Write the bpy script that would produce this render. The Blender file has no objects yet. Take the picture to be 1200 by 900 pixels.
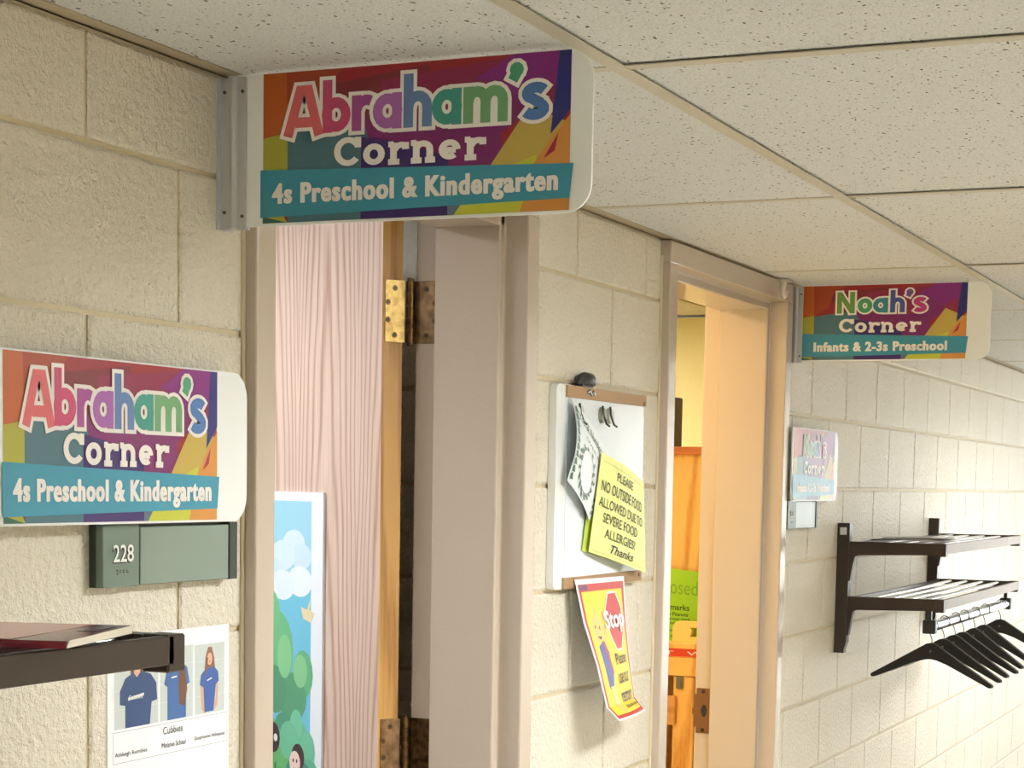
import bpy, bmesh, math, random
from mathutils import Vector, Matrix
random.seed(7)
C = bpy.context.scene.collection
SC = bpy.context.scene
# ---------------------------------------------------------------- camera
EYE = 1.65
rr = Vector((0.40983534, -0.91201695, 0.01612671)); uu = Vector((0.07968088, 0.05340732, 0.99538868)); ff = Vector((0.90867263, 0.40666047, -0.09455852))
cam = bpy.data.cameras.new('camera'); camo = bpy.data.objects.new('camera', cam); C.objects.link(camo)
m = Matrix(((rr.x, uu.x, -ff.x, 0), (rr.y, uu.y, -ff.y, -1.4218), (rr.z, uu.z, -ff.z, EYE), (0, 0, 0, 1)))
camo.matrix_world = m
cam.sensor_fit = 'HORIZONTAL'; cam.sensor_width = 36; cam.lens = 2274.5 / 1200 * 36
cam.shift_x = (600 - 565.4) / 1200; cam.shift_y = (780.2 - 450) / 1200
cam.clip_start = .02; cam.clip_end = 100
SC.camera = camo
# ---------------------------------------------------------------- world and exposure
w = bpy.data.worlds.new('world'); SC.world = w; w.use_nodes = True
w.node_tree.nodes['Background'].inputs[0].default_value = (1, .97, .92, 1)
w.node_tree.nodes['Background'].inputs[1].default_value = .15
SC.view_settings.view_transform = 'Standard'; SC.view_settings.look = 'None'
SC.view_settings.gamma = 1; SC.view_settings.use_curve_mapping = False
SC.view_settings.exposure = 0.16
HALL_LIGHT = 42; ROOM1_LIGHT = 21.0; ROOM2_LIGHT = 34.0
HALL_COL = (.97, .985, 1.0); ROOM2_COL = (1, .78, .47)

# ---------------------------------------------------------------- materials
def lin(v):
    v /= 255.
    return v / 12.92 if v <= .04045 else ((v + .055) / 1.055) ** 2.4
def rgb(*c): return (lin(c[0]), lin(c[1]), lin(c[2]), 1)
_mats = {}
def mat(name, c=(200, 200, 200), rough=.5, metal=0, bump=None, spec=.5, emit=None, mottle=None, coat=0):
    """bump: list of (scale, strength, distance); mottle: (scale, colour2, amount)"""
    if name in _mats: return _mats[name]
    M = bpy.data.materials.new(name); M.use_nodes = True; _mats[name] = M
    nt = M.node_tree; b = nt.nodes['Principled BSDF']
    b.inputs['Base Color'].default_value = rgb(*c); b.inputs['Roughness'].default_value = rough
    b.inputs['Metallic'].default_value = metal; b.inputs['Specular IOR Level'].default_value = spec
    b.inputs['Coat Weight'].default_value = coat
    if emit:
        b.inputs['Emission Color'].default_value = (*emit[0], 1); b.inputs['Emission Strength'].default_value = emit[1]
    geo = nt.nodes.new('ShaderNodeNewGeometry')
    if mottle:
        n = nt.nodes.new('ShaderNodeTexNoise'); n.inputs['Scale'].default_value = mottle[0]; n.inputs['Detail'].default_value = 5
        nt.links.new(geo.outputs['Position'], n.inputs['Vector'])
        r = nt.nodes.new('ShaderNodeValToRGB'); r.color_ramp.elements[0].position = .35; r.color_ramp.elements[1].position = .7
        r.color_ramp.elements[0].color = rgb(*c)
        c2 = [c[i] + (mottle[1][i] - c[i]) * mottle[2] for i in range(3)]
        r.color_ramp.elements[1].color = rgb(*c2)
        nt.links.new(n.outputs['Fac'], r.inputs[0]); nt.links.new(r.outputs[0], b.inputs['Base Color'])
    if bump:
        prev = None
        for sc, st, di in bump:
            n = nt.nodes.new('ShaderNodeTexNoise'); n.inputs['Scale'].default_value = sc; n.inputs['Detail'].default_value = 3
            nt.links.new(geo.outputs['Position'], n.inputs['Vector'])
            bp = nt.nodes.new('ShaderNodeBump'); bp.inputs['Strength'].default_value = st; bp.inputs['Distance'].default_value = di
            nt.links.new(n.outputs['Fac'], bp.inputs['Height'])
            if prev: nt.links.new(prev.outputs[0], bp.inputs['Normal'])
            prev = bp
        nt.links.new(prev.outputs[0], b.inputs['Normal'])
    return M

def wood(name, c1, c2, axis='Z', scale=1.0, rough=.45, stretch=.06, rings=9., dist=5., coord='Object'):
    if name in _mats: return _mats[name]
    M = bpy.data.materials.new(name); M.use_nodes = True; _mats[name] = M
    nt = M.node_tree; b = nt.nodes['Principled BSDF']; b.inputs['Roughness'].default_value = rough
    tc = nt.nodes.new('ShaderNodeTexCoord'); mp = nt.nodes.new('ShaderNodeMapping')
    s = [scale] * 3; s['XYZ'.index(axis)] = scale * stretch; mp.inputs['Scale'].default_value = s
    nt.links.new(tc.outputs[coord], mp.inputs[0])
    wv = nt.nodes.new('ShaderNodeTexWave'); wv.wave_type = 'BANDS'; wv.bands_direction = 'DIAGONAL'
    wv.inputs['Scale'].default_value = rings; wv.inputs['Distortion'].default_value = dist; wv.inputs['Detail'].default_value = 3; wv.inputs['Detail Scale'].default_value = 1.6
    nt.links.new(mp.outputs[0], wv.inputs['Vector'])
    n = nt.nodes.new('ShaderNodeTexNoise'); n.inputs['Scale'].default_value = 160; n.inputs['Detail'].default_value = 4
    nt.links.new(mp.outputs[0], n.inputs['Vector'])
    ad = nt.nodes.new('ShaderNodeMath'); ad.operation = 'MULTIPLY_ADD'; ad.inputs[1].default_value = .6
    nt.links.new(wv.outputs['Fac'], ad.inputs[0]); 
    ml = nt.nodes.new('ShaderNodeMath'); ml.operation = 'MULTIPLY'; ml.inputs[1].default_value = .5
    nt.links.new(n.outputs['Fac'], ml.inputs[0]); nt.links.new(ml.outputs[0], ad.inputs[2])
    r = nt.nodes.new('ShaderNodeValToRGB'); r.color_ramp.elements[0].position = .15; r.color_ramp.elements[1].position = .62
    r.color_ramp.elements[0].color = rgb(*c2); r.color_ramp.elements[1].color = rgb(*c1)
    nt.links.new(ad.outputs[0], r.inputs[0]); nt.links.new(r.outputs[0], b.inputs['Base Color'])
    bp = nt.nodes.new('ShaderNodeBump'); bp.inputs['Strength'].default_value = .15; bp.inputs['Distance'].default_value = .0006
    nt.links.new(ad.outputs[0], bp.inputs['Height']); nt.links.new(bp.outputs[0], b.inputs['Normal'])
    return M

def ceiling_tile_mat():
    M = bpy.data.materials.new('acoustic tile'); M.use_nodes = True
    nt = M.node_tree; b = nt.nodes['Principled BSDF']; b.inputs['Roughness'].default_value = .95; b.inputs['Specular IOR Level'].default_value = .1
    geo = nt.nodes.new('ShaderNodeNewGeometry')
    mp = nt.nodes.new('ShaderNodeMapping'); mp.inputs['Scale'].default_value = (1, 1.9, 1); mp.inputs['Rotation'].default_value = (0, 0, .5)
    nt.links.new(geo.outputs['Position'], mp.inputs[0])
    nz = nt.nodes.new('ShaderNodeTexNoise'); nz.inputs['Scale'].default_value = 45
    nt.links.new(geo.outputs['Position'], nz.inputs['Vector'])
    mx = nt.nodes.new('ShaderNodeVectorMath'); mx.operation = 'MULTIPLY_ADD'; mx.inputs[1].default_value = (.03, .03, .03)
    nt.links.new(nz.outputs['Color'], mx.inputs[0]); nt.links.new(mp.outputs[0], mx.inputs[2])
    v = nt.nodes.new('ShaderNodeTexVoronoi'); v.inputs['Scale'].default_value = 75; v.inputs['Randomness'].default_value = 1
    nt.links.new(mx.outputs[0], v.inputs['Vector'])
    # only some of the cells carry a fissure, each of its own size
    sp = nt.nodes.new('ShaderNodeSeparateColor'); nt.links.new(v.outputs['Color'], sp.inputs[0])
    th = nt.nodes.new('ShaderNodeMapRange'); th.inputs['From Min'].default_value = .35; th.inputs['From Max'].default_value = 1
    th.inputs['To Min'].default_value = 0.0; th.inputs['To Max'].default_value = .30
    nt.links.new(sp.outputs[0], th.inputs['Value'])
    lt = nt.nodes.new('ShaderNodeMath'); lt.operation = 'LESS_THAN'
    nt.links.new(v.outputs['Distance'], lt.inputs[0]); nt.links.new(th.outputs[0], lt.inputs[1])
    v2 = nt.nodes.new('ShaderNodeTexNoise'); v2.inputs['Scale'].default_value = 420; v2.inputs['Detail'].default_value = 2
    nt.links.new(geo.outputs['Position'], v2.inputs['Vector'])
    r2 = nt.nodes.new('ShaderNodeValToRGB'); r2.color_ramp.elements[0].position = .3; r2.color_ramp.elements[0].color = rgb(190, 191, 188)
    r2.color_ramp.elements[1].position = .5; r2.color_ramp.elements[1].color = rgb(222, 223, 221)
    nt.links.new(v2.outputs['Fac'], r2.inputs[0])
    m2 = nt.nodes.new('ShaderNodeMix'); m2.data_type = 'RGBA'
    nt.links.new(lt.outputs[0], m2.inputs[0]); nt.links.new(r2.outputs[0], m2.inputs[6]); m2.inputs[7].default_value = rgb(112, 106, 94)
    nt.links.new(m2.outputs[2], b.inputs['Base Color'])
    bp = nt.nodes.new('ShaderNodeBump'); bp.inputs['Strength'].default_value = .4; bp.inputs['Distance'].default_value = .002; bp.invert = True
    nt.links.new(lt.outputs[0], bp.inputs['Height']); nt.links.new(bp.outputs[0], b.inputs['Normal'])
    return M

M_TILE = ceiling_tile_mat()
M_BLOCK = mat('painted block', (228, 222, 206), .42, bump=[(90, .9, .009), (330, .8, .0034)], mottle=(3, (222, 214, 195), .8))
M_MORTAR = mat('painted mortar', (208, 194, 162), .5, bump=[(200, .4, .002)])
M_TEE = mat('tee paint', (196, 190, 172), .45)
M_ANGLE = mat('angle paint', (176, 162, 136), .45, bump=[(150, .2, .001)])
M_FRAME = mat('frame paint', (190, 176, 161), .22, bump=[(160, .22, .0016), (30, .1, .002)], coat=.3)
M_ALU = mat('aluminium', (206, 208, 214), .36, metal=.7)
M_WHITE = mat('sign white', (236, 240, 240), .3)
M_STEEL = mat('screw steel', (120, 118, 116), .35, metal=.8)
M_DARK = mat('dark slot', (40, 34, 30), .6)
M_PLENUM = mat('plenum', (30, 28, 26), .9)

# ---------------------------------------------------------------- mesh helpers
class MB:
    def __init__(s): s.v = []; s.f = []; s.mi = []; s.sm = []
    def add(s, vs, fs, mi=0, smooth=False):
        o = len(s.v); s.v += [Vector(p) for p in vs]
        for f in fs: s.f.append([i + o for i in f]); s.mi.append(mi); s.sm.append(smooth)
    def box(s, x0, x1, y0, y1, z0, z1, mi=0, b=0.0, mtx=None):
        if b <= 0:
            vs = [(x, y, z) for x in (x0, x1) for y in (y0, y1) for z in (z0, z1)]
            fs = [(0, 1, 3, 2), (4, 6, 7, 5), (0, 4, 5, 1), (2, 3, 7, 6), (0, 2, 6, 4), (1, 5, 7, 3)]
        else:
            bm = bmesh.new(); bmesh.ops.create_cube(bm, size=1)
            for v in bm.verts: v.co = Vector(((x0 + x1) / 2 + v.co.x * (x1 - x0), (y0 + y1) / 2 + v.co.y * (y1 - y0), (z0 + z1) / 2 + v.co.z * (z1 - z0)))
            bmesh.ops.bevel(bm, geom=bm.edges[:], offset=b, segments=2 if b > .004 else 1, affect='EDGES')
            bm.verts.index_update()
            vs = [v.co.copy() for v in bm.verts]; fs = [[v.index for v in f.verts] for f in bm.faces]; bm.free()
        if mtx: vs = [mtx @ Vector(p) for p in vs]
        s.add(vs, fs, mi)
    def prism(s, poly, axis, a0, a1, mi=0, mtx=None):
        """poly: list of 2-D points, extruded along axis; poly (y,z) for x, (x,z) for y, (x,y) for z"""
        def P(p, a): return {'x': (a, p[0], p[1]), 'y': (p[0], a, p[1]), 'z': (p[0], p[1], a)}[axis]
        n = len(poly); vs = [P(p, a0) for p in poly] + [P(p, a1) for p in poly]
        if mtx: vs = [mtx @ Vector(p) for p in vs]
        fs = [list(range(n)), list(range(2 * n - 1, n - 1, -1))] + [(i, i + n, (i + 1) % n + n, (i + 1) % n) for i in range(n)]
        s.add(vs, fs, mi)
    def tube(s, pts, r, seg=10, mi=0, cap=True, flat=1.0):
        pts = [Vector(p) for p in pts]; n = len(pts); vs = []; up = None
        for i, p in enumerate(pts):
            t = (pts[min(i + 1, n - 1)] - pts[max(i - 1, 0)]).normalized()
            if up is None:
                up = Vector((0, 0, 1)) if abs(t.z) < .9 else Vector((1, 0, 0))
            a = t.cross(up).normalized(); bb = a.cross(t).normalized(); up = bb
            R = r[i] if isinstance(r, (list, tuple)) else r
            for k in range(seg):
                an = 2 * math.pi * k / seg
                vs.append(p + a * math.cos(an) * R * flat + bb * math.sin(an) * R)
        fs = [(i * seg + k, i * seg + (k + 1) % seg, (i + 1) * seg + (k + 1) % seg, (i + 1) * seg + k) for i in range(n - 1) for k in range(seg)]
        s.add(vs, fs, mi, True)
        if cap: s.add([v for v in vs[:seg]], [list(range(seg))[::-1]], mi); s.add([v for v in vs[-seg:]], [list(range(seg))], mi)
    def disc(s, c, n, r, h, seg=14, mi=0):
        c = Vector(c); n = Vector(n).normalized(); s.tube([c, c + n * h], r, seg, mi)
    def build(s, name, mats, parent=None, world=True, kind=None):
        me = bpy.data.meshes.new(name); off = Vector((0, 0, 0))
        if parent is not None and world:
            p = parent
            while p: off = off + Vector(p.location); p = p.parent
        me.from_pydata([v - off for v in s.v], [], s.f)
        for mm in (mats if isinstance(mats, (list, tuple)) else [mats]): me.materials.append(mm)
        for p, i, sm in zip(me.polygons, s.mi, s.sm): p.material_index = i; p.use_smooth = sm
        bm = bmesh.new(); bm.from_mesh(me); bmesh.ops.recalc_face_normals(bm, faces=bm.faces[:]); bm.to_mesh(me); bm.free()
        me.update()
        o = bpy.data.objects.new(name, me); C.objects.link(o)
        if parent is not None: o.parent = parent
        if kind: o['kind'] = kind
        return o
def tag(o, label, cat, group=None):
    o['label'] = label; o['category'] = cat
    if group: o['group'] = group
    return o
def empty(name, loc, rz=0, rx=0):
    o = bpy.data.objects.new(name, None); C.objects.link(o); o.location = loc; o.rotation_euler = (rx, 0, rz); o.empty_display_size = .05
    return o
def thing(name, loc, label, cat, group=None, rz=0, rx=0): return tag(empty(name, loc, rz, rx), label, cat, group)
def struct(name, loc=(0, 0, 0)):
    o = empty(name, loc); o['kind'] = 'structure'; return o

# ---------------------------------------------------------------- flat print helpers (all in a 2-D frame mapped to a surface)
def arc(cx, cy, rx, ry, a0, a1, n=10): return [(cx + rx * math.cos(math.radians(a0 + (a1 - a0) * i / n)), cy + ry * math.sin(math.radians(a0 + (a1 - a0) * i / n))) for i in range(n + 1)]
X = .70   # x-height, cap height 1
def g_round(o=0): return arc(.30, X / 2, .22, X / 2 - .12, 0, 360, 18)
GL = {  # glyph: (advance, [strokes]) drawn as thick strokes
 'A': (.86, [[(.07, 0), (.34, .90), (.52, .90), (.76, .0)], [(.24, .27), (.64, .27)]]),
 'N': (.86, [[(.13, 0), (.13, 1)], [(.13, .95), (.66, .05)], [(.66, 0), (.66, 1)]]),
 'b': (.66, [[(.11, 0), (.11, 1.04)], arc(.30, X / 2, .21, X / 2 - .11, 0, 360, 18)]),
 'r': (.50, [[(.11, 0), (.11, X)], arc(.32, .38, .2, .22, 170, 60, 6)]),
 'a': (.66, [arc(.30, X / 2, .21, X / 2 - .11, 0, 360, 18), [(.50, 0), (.50, X)]]),
 'h': (.64, [[(.11, 0), (.11, 1.04)], arc(.31, .40, .19, .2, 180, 0, 8) + [(.50, 0)]]),
 'm': (.98, [[(.11, 0), (.11, X)], arc(.29, .42, .17, .18, 180, 0, 8) + [(.46, 0)], arc(.64, .42, .17, .18, 180, 0, 8) + [(.81, 0)]]),
 "'": (.26, [arc(.13, .92, .035, .035, 0, 360, 10), [(.15, .90), (.05, .72)]]),
 's': (.58, [arc(.29, .49, .18, .11, 25, 230, 10), [(.17, .42), (.40, .29)], arc(.26, .20, .19, .11, 50, -155, 10)]),
 'o': (.62, [arc(.30, X / 2, .20, X / 2 - .11, 0, 360, 18)]),
 'C': (.88, [arc(.44, .5, .33, .40, 38, 322, 18), [(.74, .62), (.74, .98)]]),
 'n': (.84, [[(.20, 0), (.20, X)], arc(.40, .42, .20, .20, 180, 0, 8) + [(.60, 0)], [(.04, .05), (.36, .05)], [(.46, .05), (.76, .05)], [(.04, X - .05), (.2, X - .05)]]),
 'R': (.66, [[(.20, 0), (.20, X)], arc(.44, .38, .22, .24, 165, 60, 6), [(.04, .05), (.38, .05)], [(.04, X - .05), (.2, X - .05)], [(.56, .46), (.56, X)]]),
 'e': (.70, [arc(.32, .36, .22, .24, -2, 312, 16), [(.14, .34), (.50, .34)]]),
 'O': (.70, [arc(.33, X / 2, .23, X / 2 - .08, 0, 360, 18)]),
}
def stroke_polys(pts, w, ext=0.0):
    """thick stroke as a mitred ribbon of quads that do not overlap one another"""
    pts = [Vector((p[0], p[1])) for p in pts]
    closed = (pts[0] - pts[-1]).length < 1e-4
    if closed: pts = pts[:-1]
    n = len(pts)
    if ext and not closed:
        a0 = pts[0] + (pts[0] - pts[1]).normalized() * ext; a1 = pts[-1] + (pts[-1] - pts[-2]).normalized() * ext
        pts[0] = a0; pts[-1] = a1
    L = []; R = []
    for i in range(n):
        p = pts[i]; q0 = pts[(i - 1) % n] if (closed or i > 0) else None; q1 = pts[(i + 1) % n] if (closed or i < n - 1) else None
        d0 = (p - q0).normalized() if q0 is not None else (q1 - p).normalized(); d1 = (q1 - p).normalized() if q1 is not None else d0
        t = (d0 + d1)
        t = t.normalized() if t.length > 1e-3 else d0
        nn = Vector((-t.y, t.x)); cosh = max(.45, nn.dot(Vector((-d0.y, d0.x)))); h = w / 2 / cosh
        lr = rr_ = h
        if q0 is not None and q1 is not None:
            cr = d0.x * d1.y - d0.y * d1.x; ang = abs(math.asin(max(-1, min(1, cr))))
            if ang > 1e-3:
                lim = .97 * min((p - q0).length, (q1 - p).length) / (2 * math.tan(ang / 2)) if ang < 1.0 else h
                lim = min(h, lim)
                if cr > 0: lr = lim
                else: rr_ = lim
        L.append(p + nn * lr); R.append(p - nn * rr_)
    return [[L[i], R[i], R[(i + 1) % n], L[(i + 1) % n]] for i in range(n if closed else n - 1)]
def word_polys(word, w, ext=0.0, track=0.0, lift=None):
    x = 0; res = []
    for ch in word:
        adv, st = GL[ch]; pl = []
        dy = lift.get(ch, 0) if lift else 0
        for k_, s_ in enumerate(st):
            for q in stroke_polys(s_, w, ext): pl.append([(p[0] + x, p[1] + dy, k_ + 3 * (len(res) % 2)) for p in q])
        res.append(pl); x += adv + track
    return res
def emb(name, letter_polys, mapf, mats, parent, depth, mi_of=lambda i: 0):
    mb = MB()
    for i, pl in enumerate(letter_polys):
        for j, q in enumerate(pl):
            vs = [mapf(p[0], p[1], depth + 2.5e-5 * p[2]) for p in q]
            mb.add(vs, [list(range(len(q)))], mi_of(i))
    return mb_build_flat(mb, name, mats, parent)
def mb_build_flat(mb, name, mats, parent):
    """flat print: faces keep their winding"""
    me = bpy.data.meshes.new(name); off = Vector((0, 0, 0)); p = parent
    me.from_pydata([tuple(v) for v in mb.v], [], mb.f)
    for mm in (mats if isinstance(mats, (list, tuple)) else [mats]): me.materials.append(mm)
    for pp, i in zip(me.polygons, mb.mi): pp.material_index = i
    o = bpy.data.objects.new(name, me); C.objects.link(o); o.parent = parent
    return o
_tc = {}
def text_geo(s, fat=0.0, space=1.0, shear=0.0):
    k = (s, fat, space, shear)
    if k in _tc: return _tc[k]
    cu = bpy.data.curves.new('t', 'FONT'); cu.body = s; cu.offset = fat; cu.space_character = space; cu.shear = shear; cu.size = 1; cu.resolution_u = 3
    ob = bpy.data.objects.new('t', cu); C.objects.link(ob)
    dg = bpy.context.evaluated_depsgraph_get(); me = ob.evaluated_get(dg).to_mesh()
    vs = [(v.co.x, v.co.y) for v in me.vertices]; fs = [list(p.vertices) for p in me.polygons]
    ob.evaluated_get(dg).to_mesh_clear(); bpy.data.objects.remove(ob); bpy.data.curves.remove(cu)
    xs = [v[0] for v in vs]; ys = [v[1] for v in vs]
    _tc[k] = (vs, fs, min(xs), max(xs), min(ys), max(ys)); return _tc[k]
def print_text(name, s, box, mapf, material, parent, depth, fat=0.0, space=1.0, shear=0.0, join=None):
    """box (u0,v0,u1,v1): u along, v up; text bbox is stretched onto it"""
    vs, fs, x0, x1, y0, y1 = text_geo(s, fat, space, shear); u0, v0, u1, v1 = box
    P = [mapf(u0 + (x - x0) / (x1 - x0) * (u1 - u0), v0 + (y - y0) / (y1 - y0) * (v1 - v0), depth) for x, y in vs]
    mb = join or MB(); mb.add(P, fs)
    if join: return None
    return mb_build_flat(mb, name, material, parent)

# ================================================================= SETTING
CEIL = 2.187; WT = .195     # ceiling height, block wall thickness
HB = .2025; CH = .2044; Z2 = 2.0524
D1 = (2.347, 3.357); D2 = (4.106, 5.117)  # outer edges of the two door frames
# --- block wall
wall = struct('wall_left')
mb = MB()
for a, b in ((-3, D1[0]), (D1[1], D2[0]), (D2[1], 14)):
    mb.box(a, b, .0045, WT, 0, CEIL + .05)
for d in (D1, D2): mb.box(d[0], d[1], .0045, WT, CEIL - .004, CEIL + .05)
mb.build('mortar_backing', M_MORTAR, wall)
_bm = {}
def block_mesh(wd, ht):
    k = (round(wd, 4), round(ht, 4))
    if k in _bm: return _bm[k]
    b = .0035; j = .0035
    x0, x1, z0, z1 = j, wd - j, j, ht - j
    if x1 - x0 < .02: return None
    vs = [(x0, .006, z0), (x1, .006, z0), (x1, .006, z1), (x0, .006, z1), (x0, .0025, z0), (x1, .0025, z0), (x1, .0025, z1), (x0, .0025, z1),
          (x0 + b, 0, z0 + b * 1.3), (x1 - b, 0, z0 + b * 1.3), (x1 - b, 0, z1 - b * 1.3), (x0 + b, 0, z1 - b * 1.3)]
    fs = []
    for o in (0, 4): fs += [(o + i, o + (i + 1) % 4, o + 4 + (i + 1) % 4, o + 4 + i) for i in range(4)]
    fs += [(8, 9, 10, 11)]
    me = bpy.data.meshes.new('block'); me.from_pydata(vs, [], [f[::-1] if False else f for f in fs]); me.materials.append(M_BLOCK)
    bm = bmesh.new(); bm.from_mesh(me); bmesh.ops.recalc_face_normals(bm, faces=bm.faces[:])
    # the front face must face the corridor (-y)
    f0 = max(bm.faces, key=lambda f: f.calc_area())
    if f0.normal.y > 0: bmesh.ops.reverse_faces(bm, faces=bm.faces[:])
    bm.to_mesh(me); bm.free(); _bm[k] = me
    return me
low = MB(); nb = 0
for r in range(-1, 11):      # course r spans Z2-(r)*CH .. below; r=-1 is the cut course under the ceiling
    zt = Z2 - r * CH; zb = zt - CH
    if r == -1: zt = CEIL - .001
    if zb < 0: zb = .0
    ph = 1.984 if r % 2 else 1.984 + HB      # r=-1 -> phase 1.984
    k = int((-1.0 - ph) / (2 * HB)) - 1
    while ph + k * 2 * HB < 12.5:
        a = ph + k * 2 * HB; b = a + 2 * HB; k += 1
        for s0, s1 in ((-3, D1[0]), (D1[1], D2[0]), (D2[1], 14)):
            x0 = max(a, s0); x1 = min(b, s1)
            if x1 - x0 < .02: continue
            me = block_mesh(x1 - x0, zt - zb)
            if me is None: continue
            vis = (r <= 5 and x0 > .3 and x0 < 11.5)
            if vis:
                o = bpy.data.objects.new('block', me); C.objects.link(o); o.parent = wall; o.location = (x0, 0, zb); nb += 1
            else:
                low.add([(v.co.x + x0, v.co.y, v.co.z + zb) for v in me.vertices], [list(p.vertices) for p in me.polygons])
low.build('lower_blocks', M_BLOCK, wall, kind='stuff')
# --- far sides of the corridor
M_PAINT = mat('wall paint', (222, 214, 192), .5, bump=[(120, .3, .003)])
o = MB(); o.box(-3, 14, -2.58, -2.44, 0, CEIL + .05); o.build('wall_right', M_PAINT, kind='structure')
o = MB(); o.box(-3.12, -3, -2.58, WT, 0, CEIL + .05); o.build('wall_near', M_PAINT, kind='structure')
o = MB(); o.box(14, 14.12, -2.58, WT, 0, CEIL + .05); o.build('wall_far', M_PAINT, kind='structure')
M_SKYPANE = mat('daylit pane', (235, 240, 245), .3, emit=((.95, .98, 1.0), 1.7)); M_WFR = mat('window paint', (210, 206, 196), .4)
def lit_window(name, horizontal, a0, a1, z0, z1, pos, n):
    st = struct(name)
    for k in range(n):
        b0 = a0 + (a1 - a0) * k / n + .03; b1 = a0 + (a1 - a0) * (k + 1) / n - .03
        mb = MB(); (mb.box(b0, b1, pos, pos + .004, z0 + .04, z1 - .04) if horizontal else mb.box(pos - .004, pos, b0, b1, z0 + .04, z1 - .04)); mb.build('pane', M_SKYPANE, st)
    mb = MB()
    for k in range(n + 1):
        c = a0 + (a1 - a0) * k / n
        mb.box(c - .03, c + .03, pos - .001, pos + .02, z0, z1) if horizontal else mb.box(pos - .02, pos + .001, c - .03, c + .03, z0, z1)
    for z in (z0, z1 - .04): mb.box(a0, a1, pos - .001, pos + .018, z, z + .04) if horizontal else mb.box(pos - .018, pos + .001, a0, a1, z, z + .04)
    mb.build('window_frame', M_WFR, st)
lit_window('window_1', True, 10.4, 13.7, .35, 2.14, -2.438, 3)
lit_window('window_2', False, -2.35, -.1, .05, 2.14, 13.998, 2)
M_FLOOR = mat('vinyl floor', (184, 176, 162), .3, mottle=(18, (164, 156, 142), .7))
o = MB(); o.box(-3.12, 14.12, -2.58, 5.2, -.1, 0); o.build('floor', M_FLOOR, kind='structure')
o = MB(); o.box(-3, D1[0], -.006, 0.0, 0, .1); o.build('baseboard_left', mat('rubber base', (70, 58, 48), .5), kind='structure')
# --- suspended ceiling: tees, tiles, wall angle
ceil = struct('ceiling')
mb = MB(); mb.box(-3.12, 14.12, -2.58, WT, CEIL + .14, CEIL + .16); mb.build('ceiling_deck', M_PLENUM, ceil)
YL = [-.515, -1.125, -1.735, -2.345]; XS = [2.430 + 1.2025 * k for k in range(-4, 10)]
def tee(name, x0, x1, y0, y1, dz=0):
    mb = MB(); mb.box(x0, x1, y0, y1, CEIL + dz, CEIL + .0015 + dz)
    if (x1 - x0) > (y1 - y0): c = (y0 + y1) / 2; mb.box(x0, x1, c - .003, c + .003, CEIL + .001, CEIL + .035)
    else: c = (x0 + x1) / 2; mb.box(c - .003, c + .003, y0, y1, CEIL + .001, CEIL + .035)
    return mb.build(name, M_TEE, ceil)
for y in YL: tee('main_tee', -3, 14, y - .012, y + .012)
ys = [0] + YL + [-2.44]
for x in XS:
    for a, b in zip(ys, ys[1:]): tee('cross_tee', x - .012, x + .012, b + (.012 if b != -2.44 else .0), a - (.012 if a else .025), .0004)
LIGHT_X = [XS[k] for k in range(len(XS)) if k % 4 == 0]   # bays holding a light fitting
_tm = {}
def tile_mesh(lx, ly):
    k = (round(lx, 3), round(ly, 3))
    if k not in _tm:
        me = bpy.data.meshes.new('ceiling_tile'); vs = [(x, y, z) for x in (0, lx) for y in (0, ly) for z in (0, .014)]
        me.from_pydata(vs, [], [(0, 1, 3, 2), (4, 6, 7, 5), (0, 4, 5, 1), (2, 3, 7, 6), (0, 2, 6, 4), (1, 5, 7, 3)]); me.materials.append(M_TILE); _tm[k] = me
    return _tm[k]
for i, x in enumerate([XS[0] - 1.2025] + XS):
    x0 = max(x, -2.998); x1 = min(x + 1.2025, 13.998)
    if x1 - x0 < .1: continue
    for j, (a, b) in enumerate(zip(ys, ys[1:])):
        if j == 2 and any(abs(x - lx) < .01 for lx in LIGHT_X): continue
        o = bpy.data.objects.new('ceiling_tile', tile_mesh(x1 - x0 - .010, abs(b - a) - .010)); C.objects.link(o); o.parent = ceil
        o.location = (x0 + .005, b + .005, CEIL + (.0045 if j > 0 else .0018)); 
mb = MB(); mb.box(-3, 14, -.026, .004, CEIL, CEIL + .0012); mb.box(-3, 14, -.0015, .004, CEIL, CEIL + .03); 
mb.build('trim_1', M_ANGLE, kind='structure')
mb = MB(); mb.box(-3, 14, -2.444, -2.416, CEIL, CEIL + .0012); mb.box(-3, 14, -2.444, -2.4385, CEIL, CEIL + .03); mb.build('trim_2', M_ANGLE, kind='structure')
# --- light fittings of the corridor (real troffers, the lamps the place has)
def troffer(x, y0, y1, L, strength, col, z, label, where='ceiling light'):
    t = thing('ceiling_light', (x + L / 2, (y0 + y1) / 2, z), label, where, 'recessed corridor ceiling lights' if abs(z - CEIL) < .05 else None)
    mb = MB()
    for a in (( x, x + L, y0, y0 + .03), (x, x + L, y1 - .03, y1), (x, x + .03, y0 + .03, y1 - .03), (x + L - .03, x + L, y0 + .03, y1 - .03)): mb.box(*a, z, z + .12)
    mb.box(x, x + L, y0, y1, z + .12, z + .125)
    mb.build('housing', mat('white enamel', (235, 235, 230), .4), t)
    mb = MB(); mb.box(x + .03, x + L - .03, y0 + .03, y1 - .03, z + (.105 if abs(z - CEIL) < .05 else .006), z + (.11 if abs(z - CEIL) < .05 else .01))
    mb.build('diffuser', mat('lit diffuser %.1f' % strength, (240, 240, 235), .5, emit=(col, strength)), t)
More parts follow.
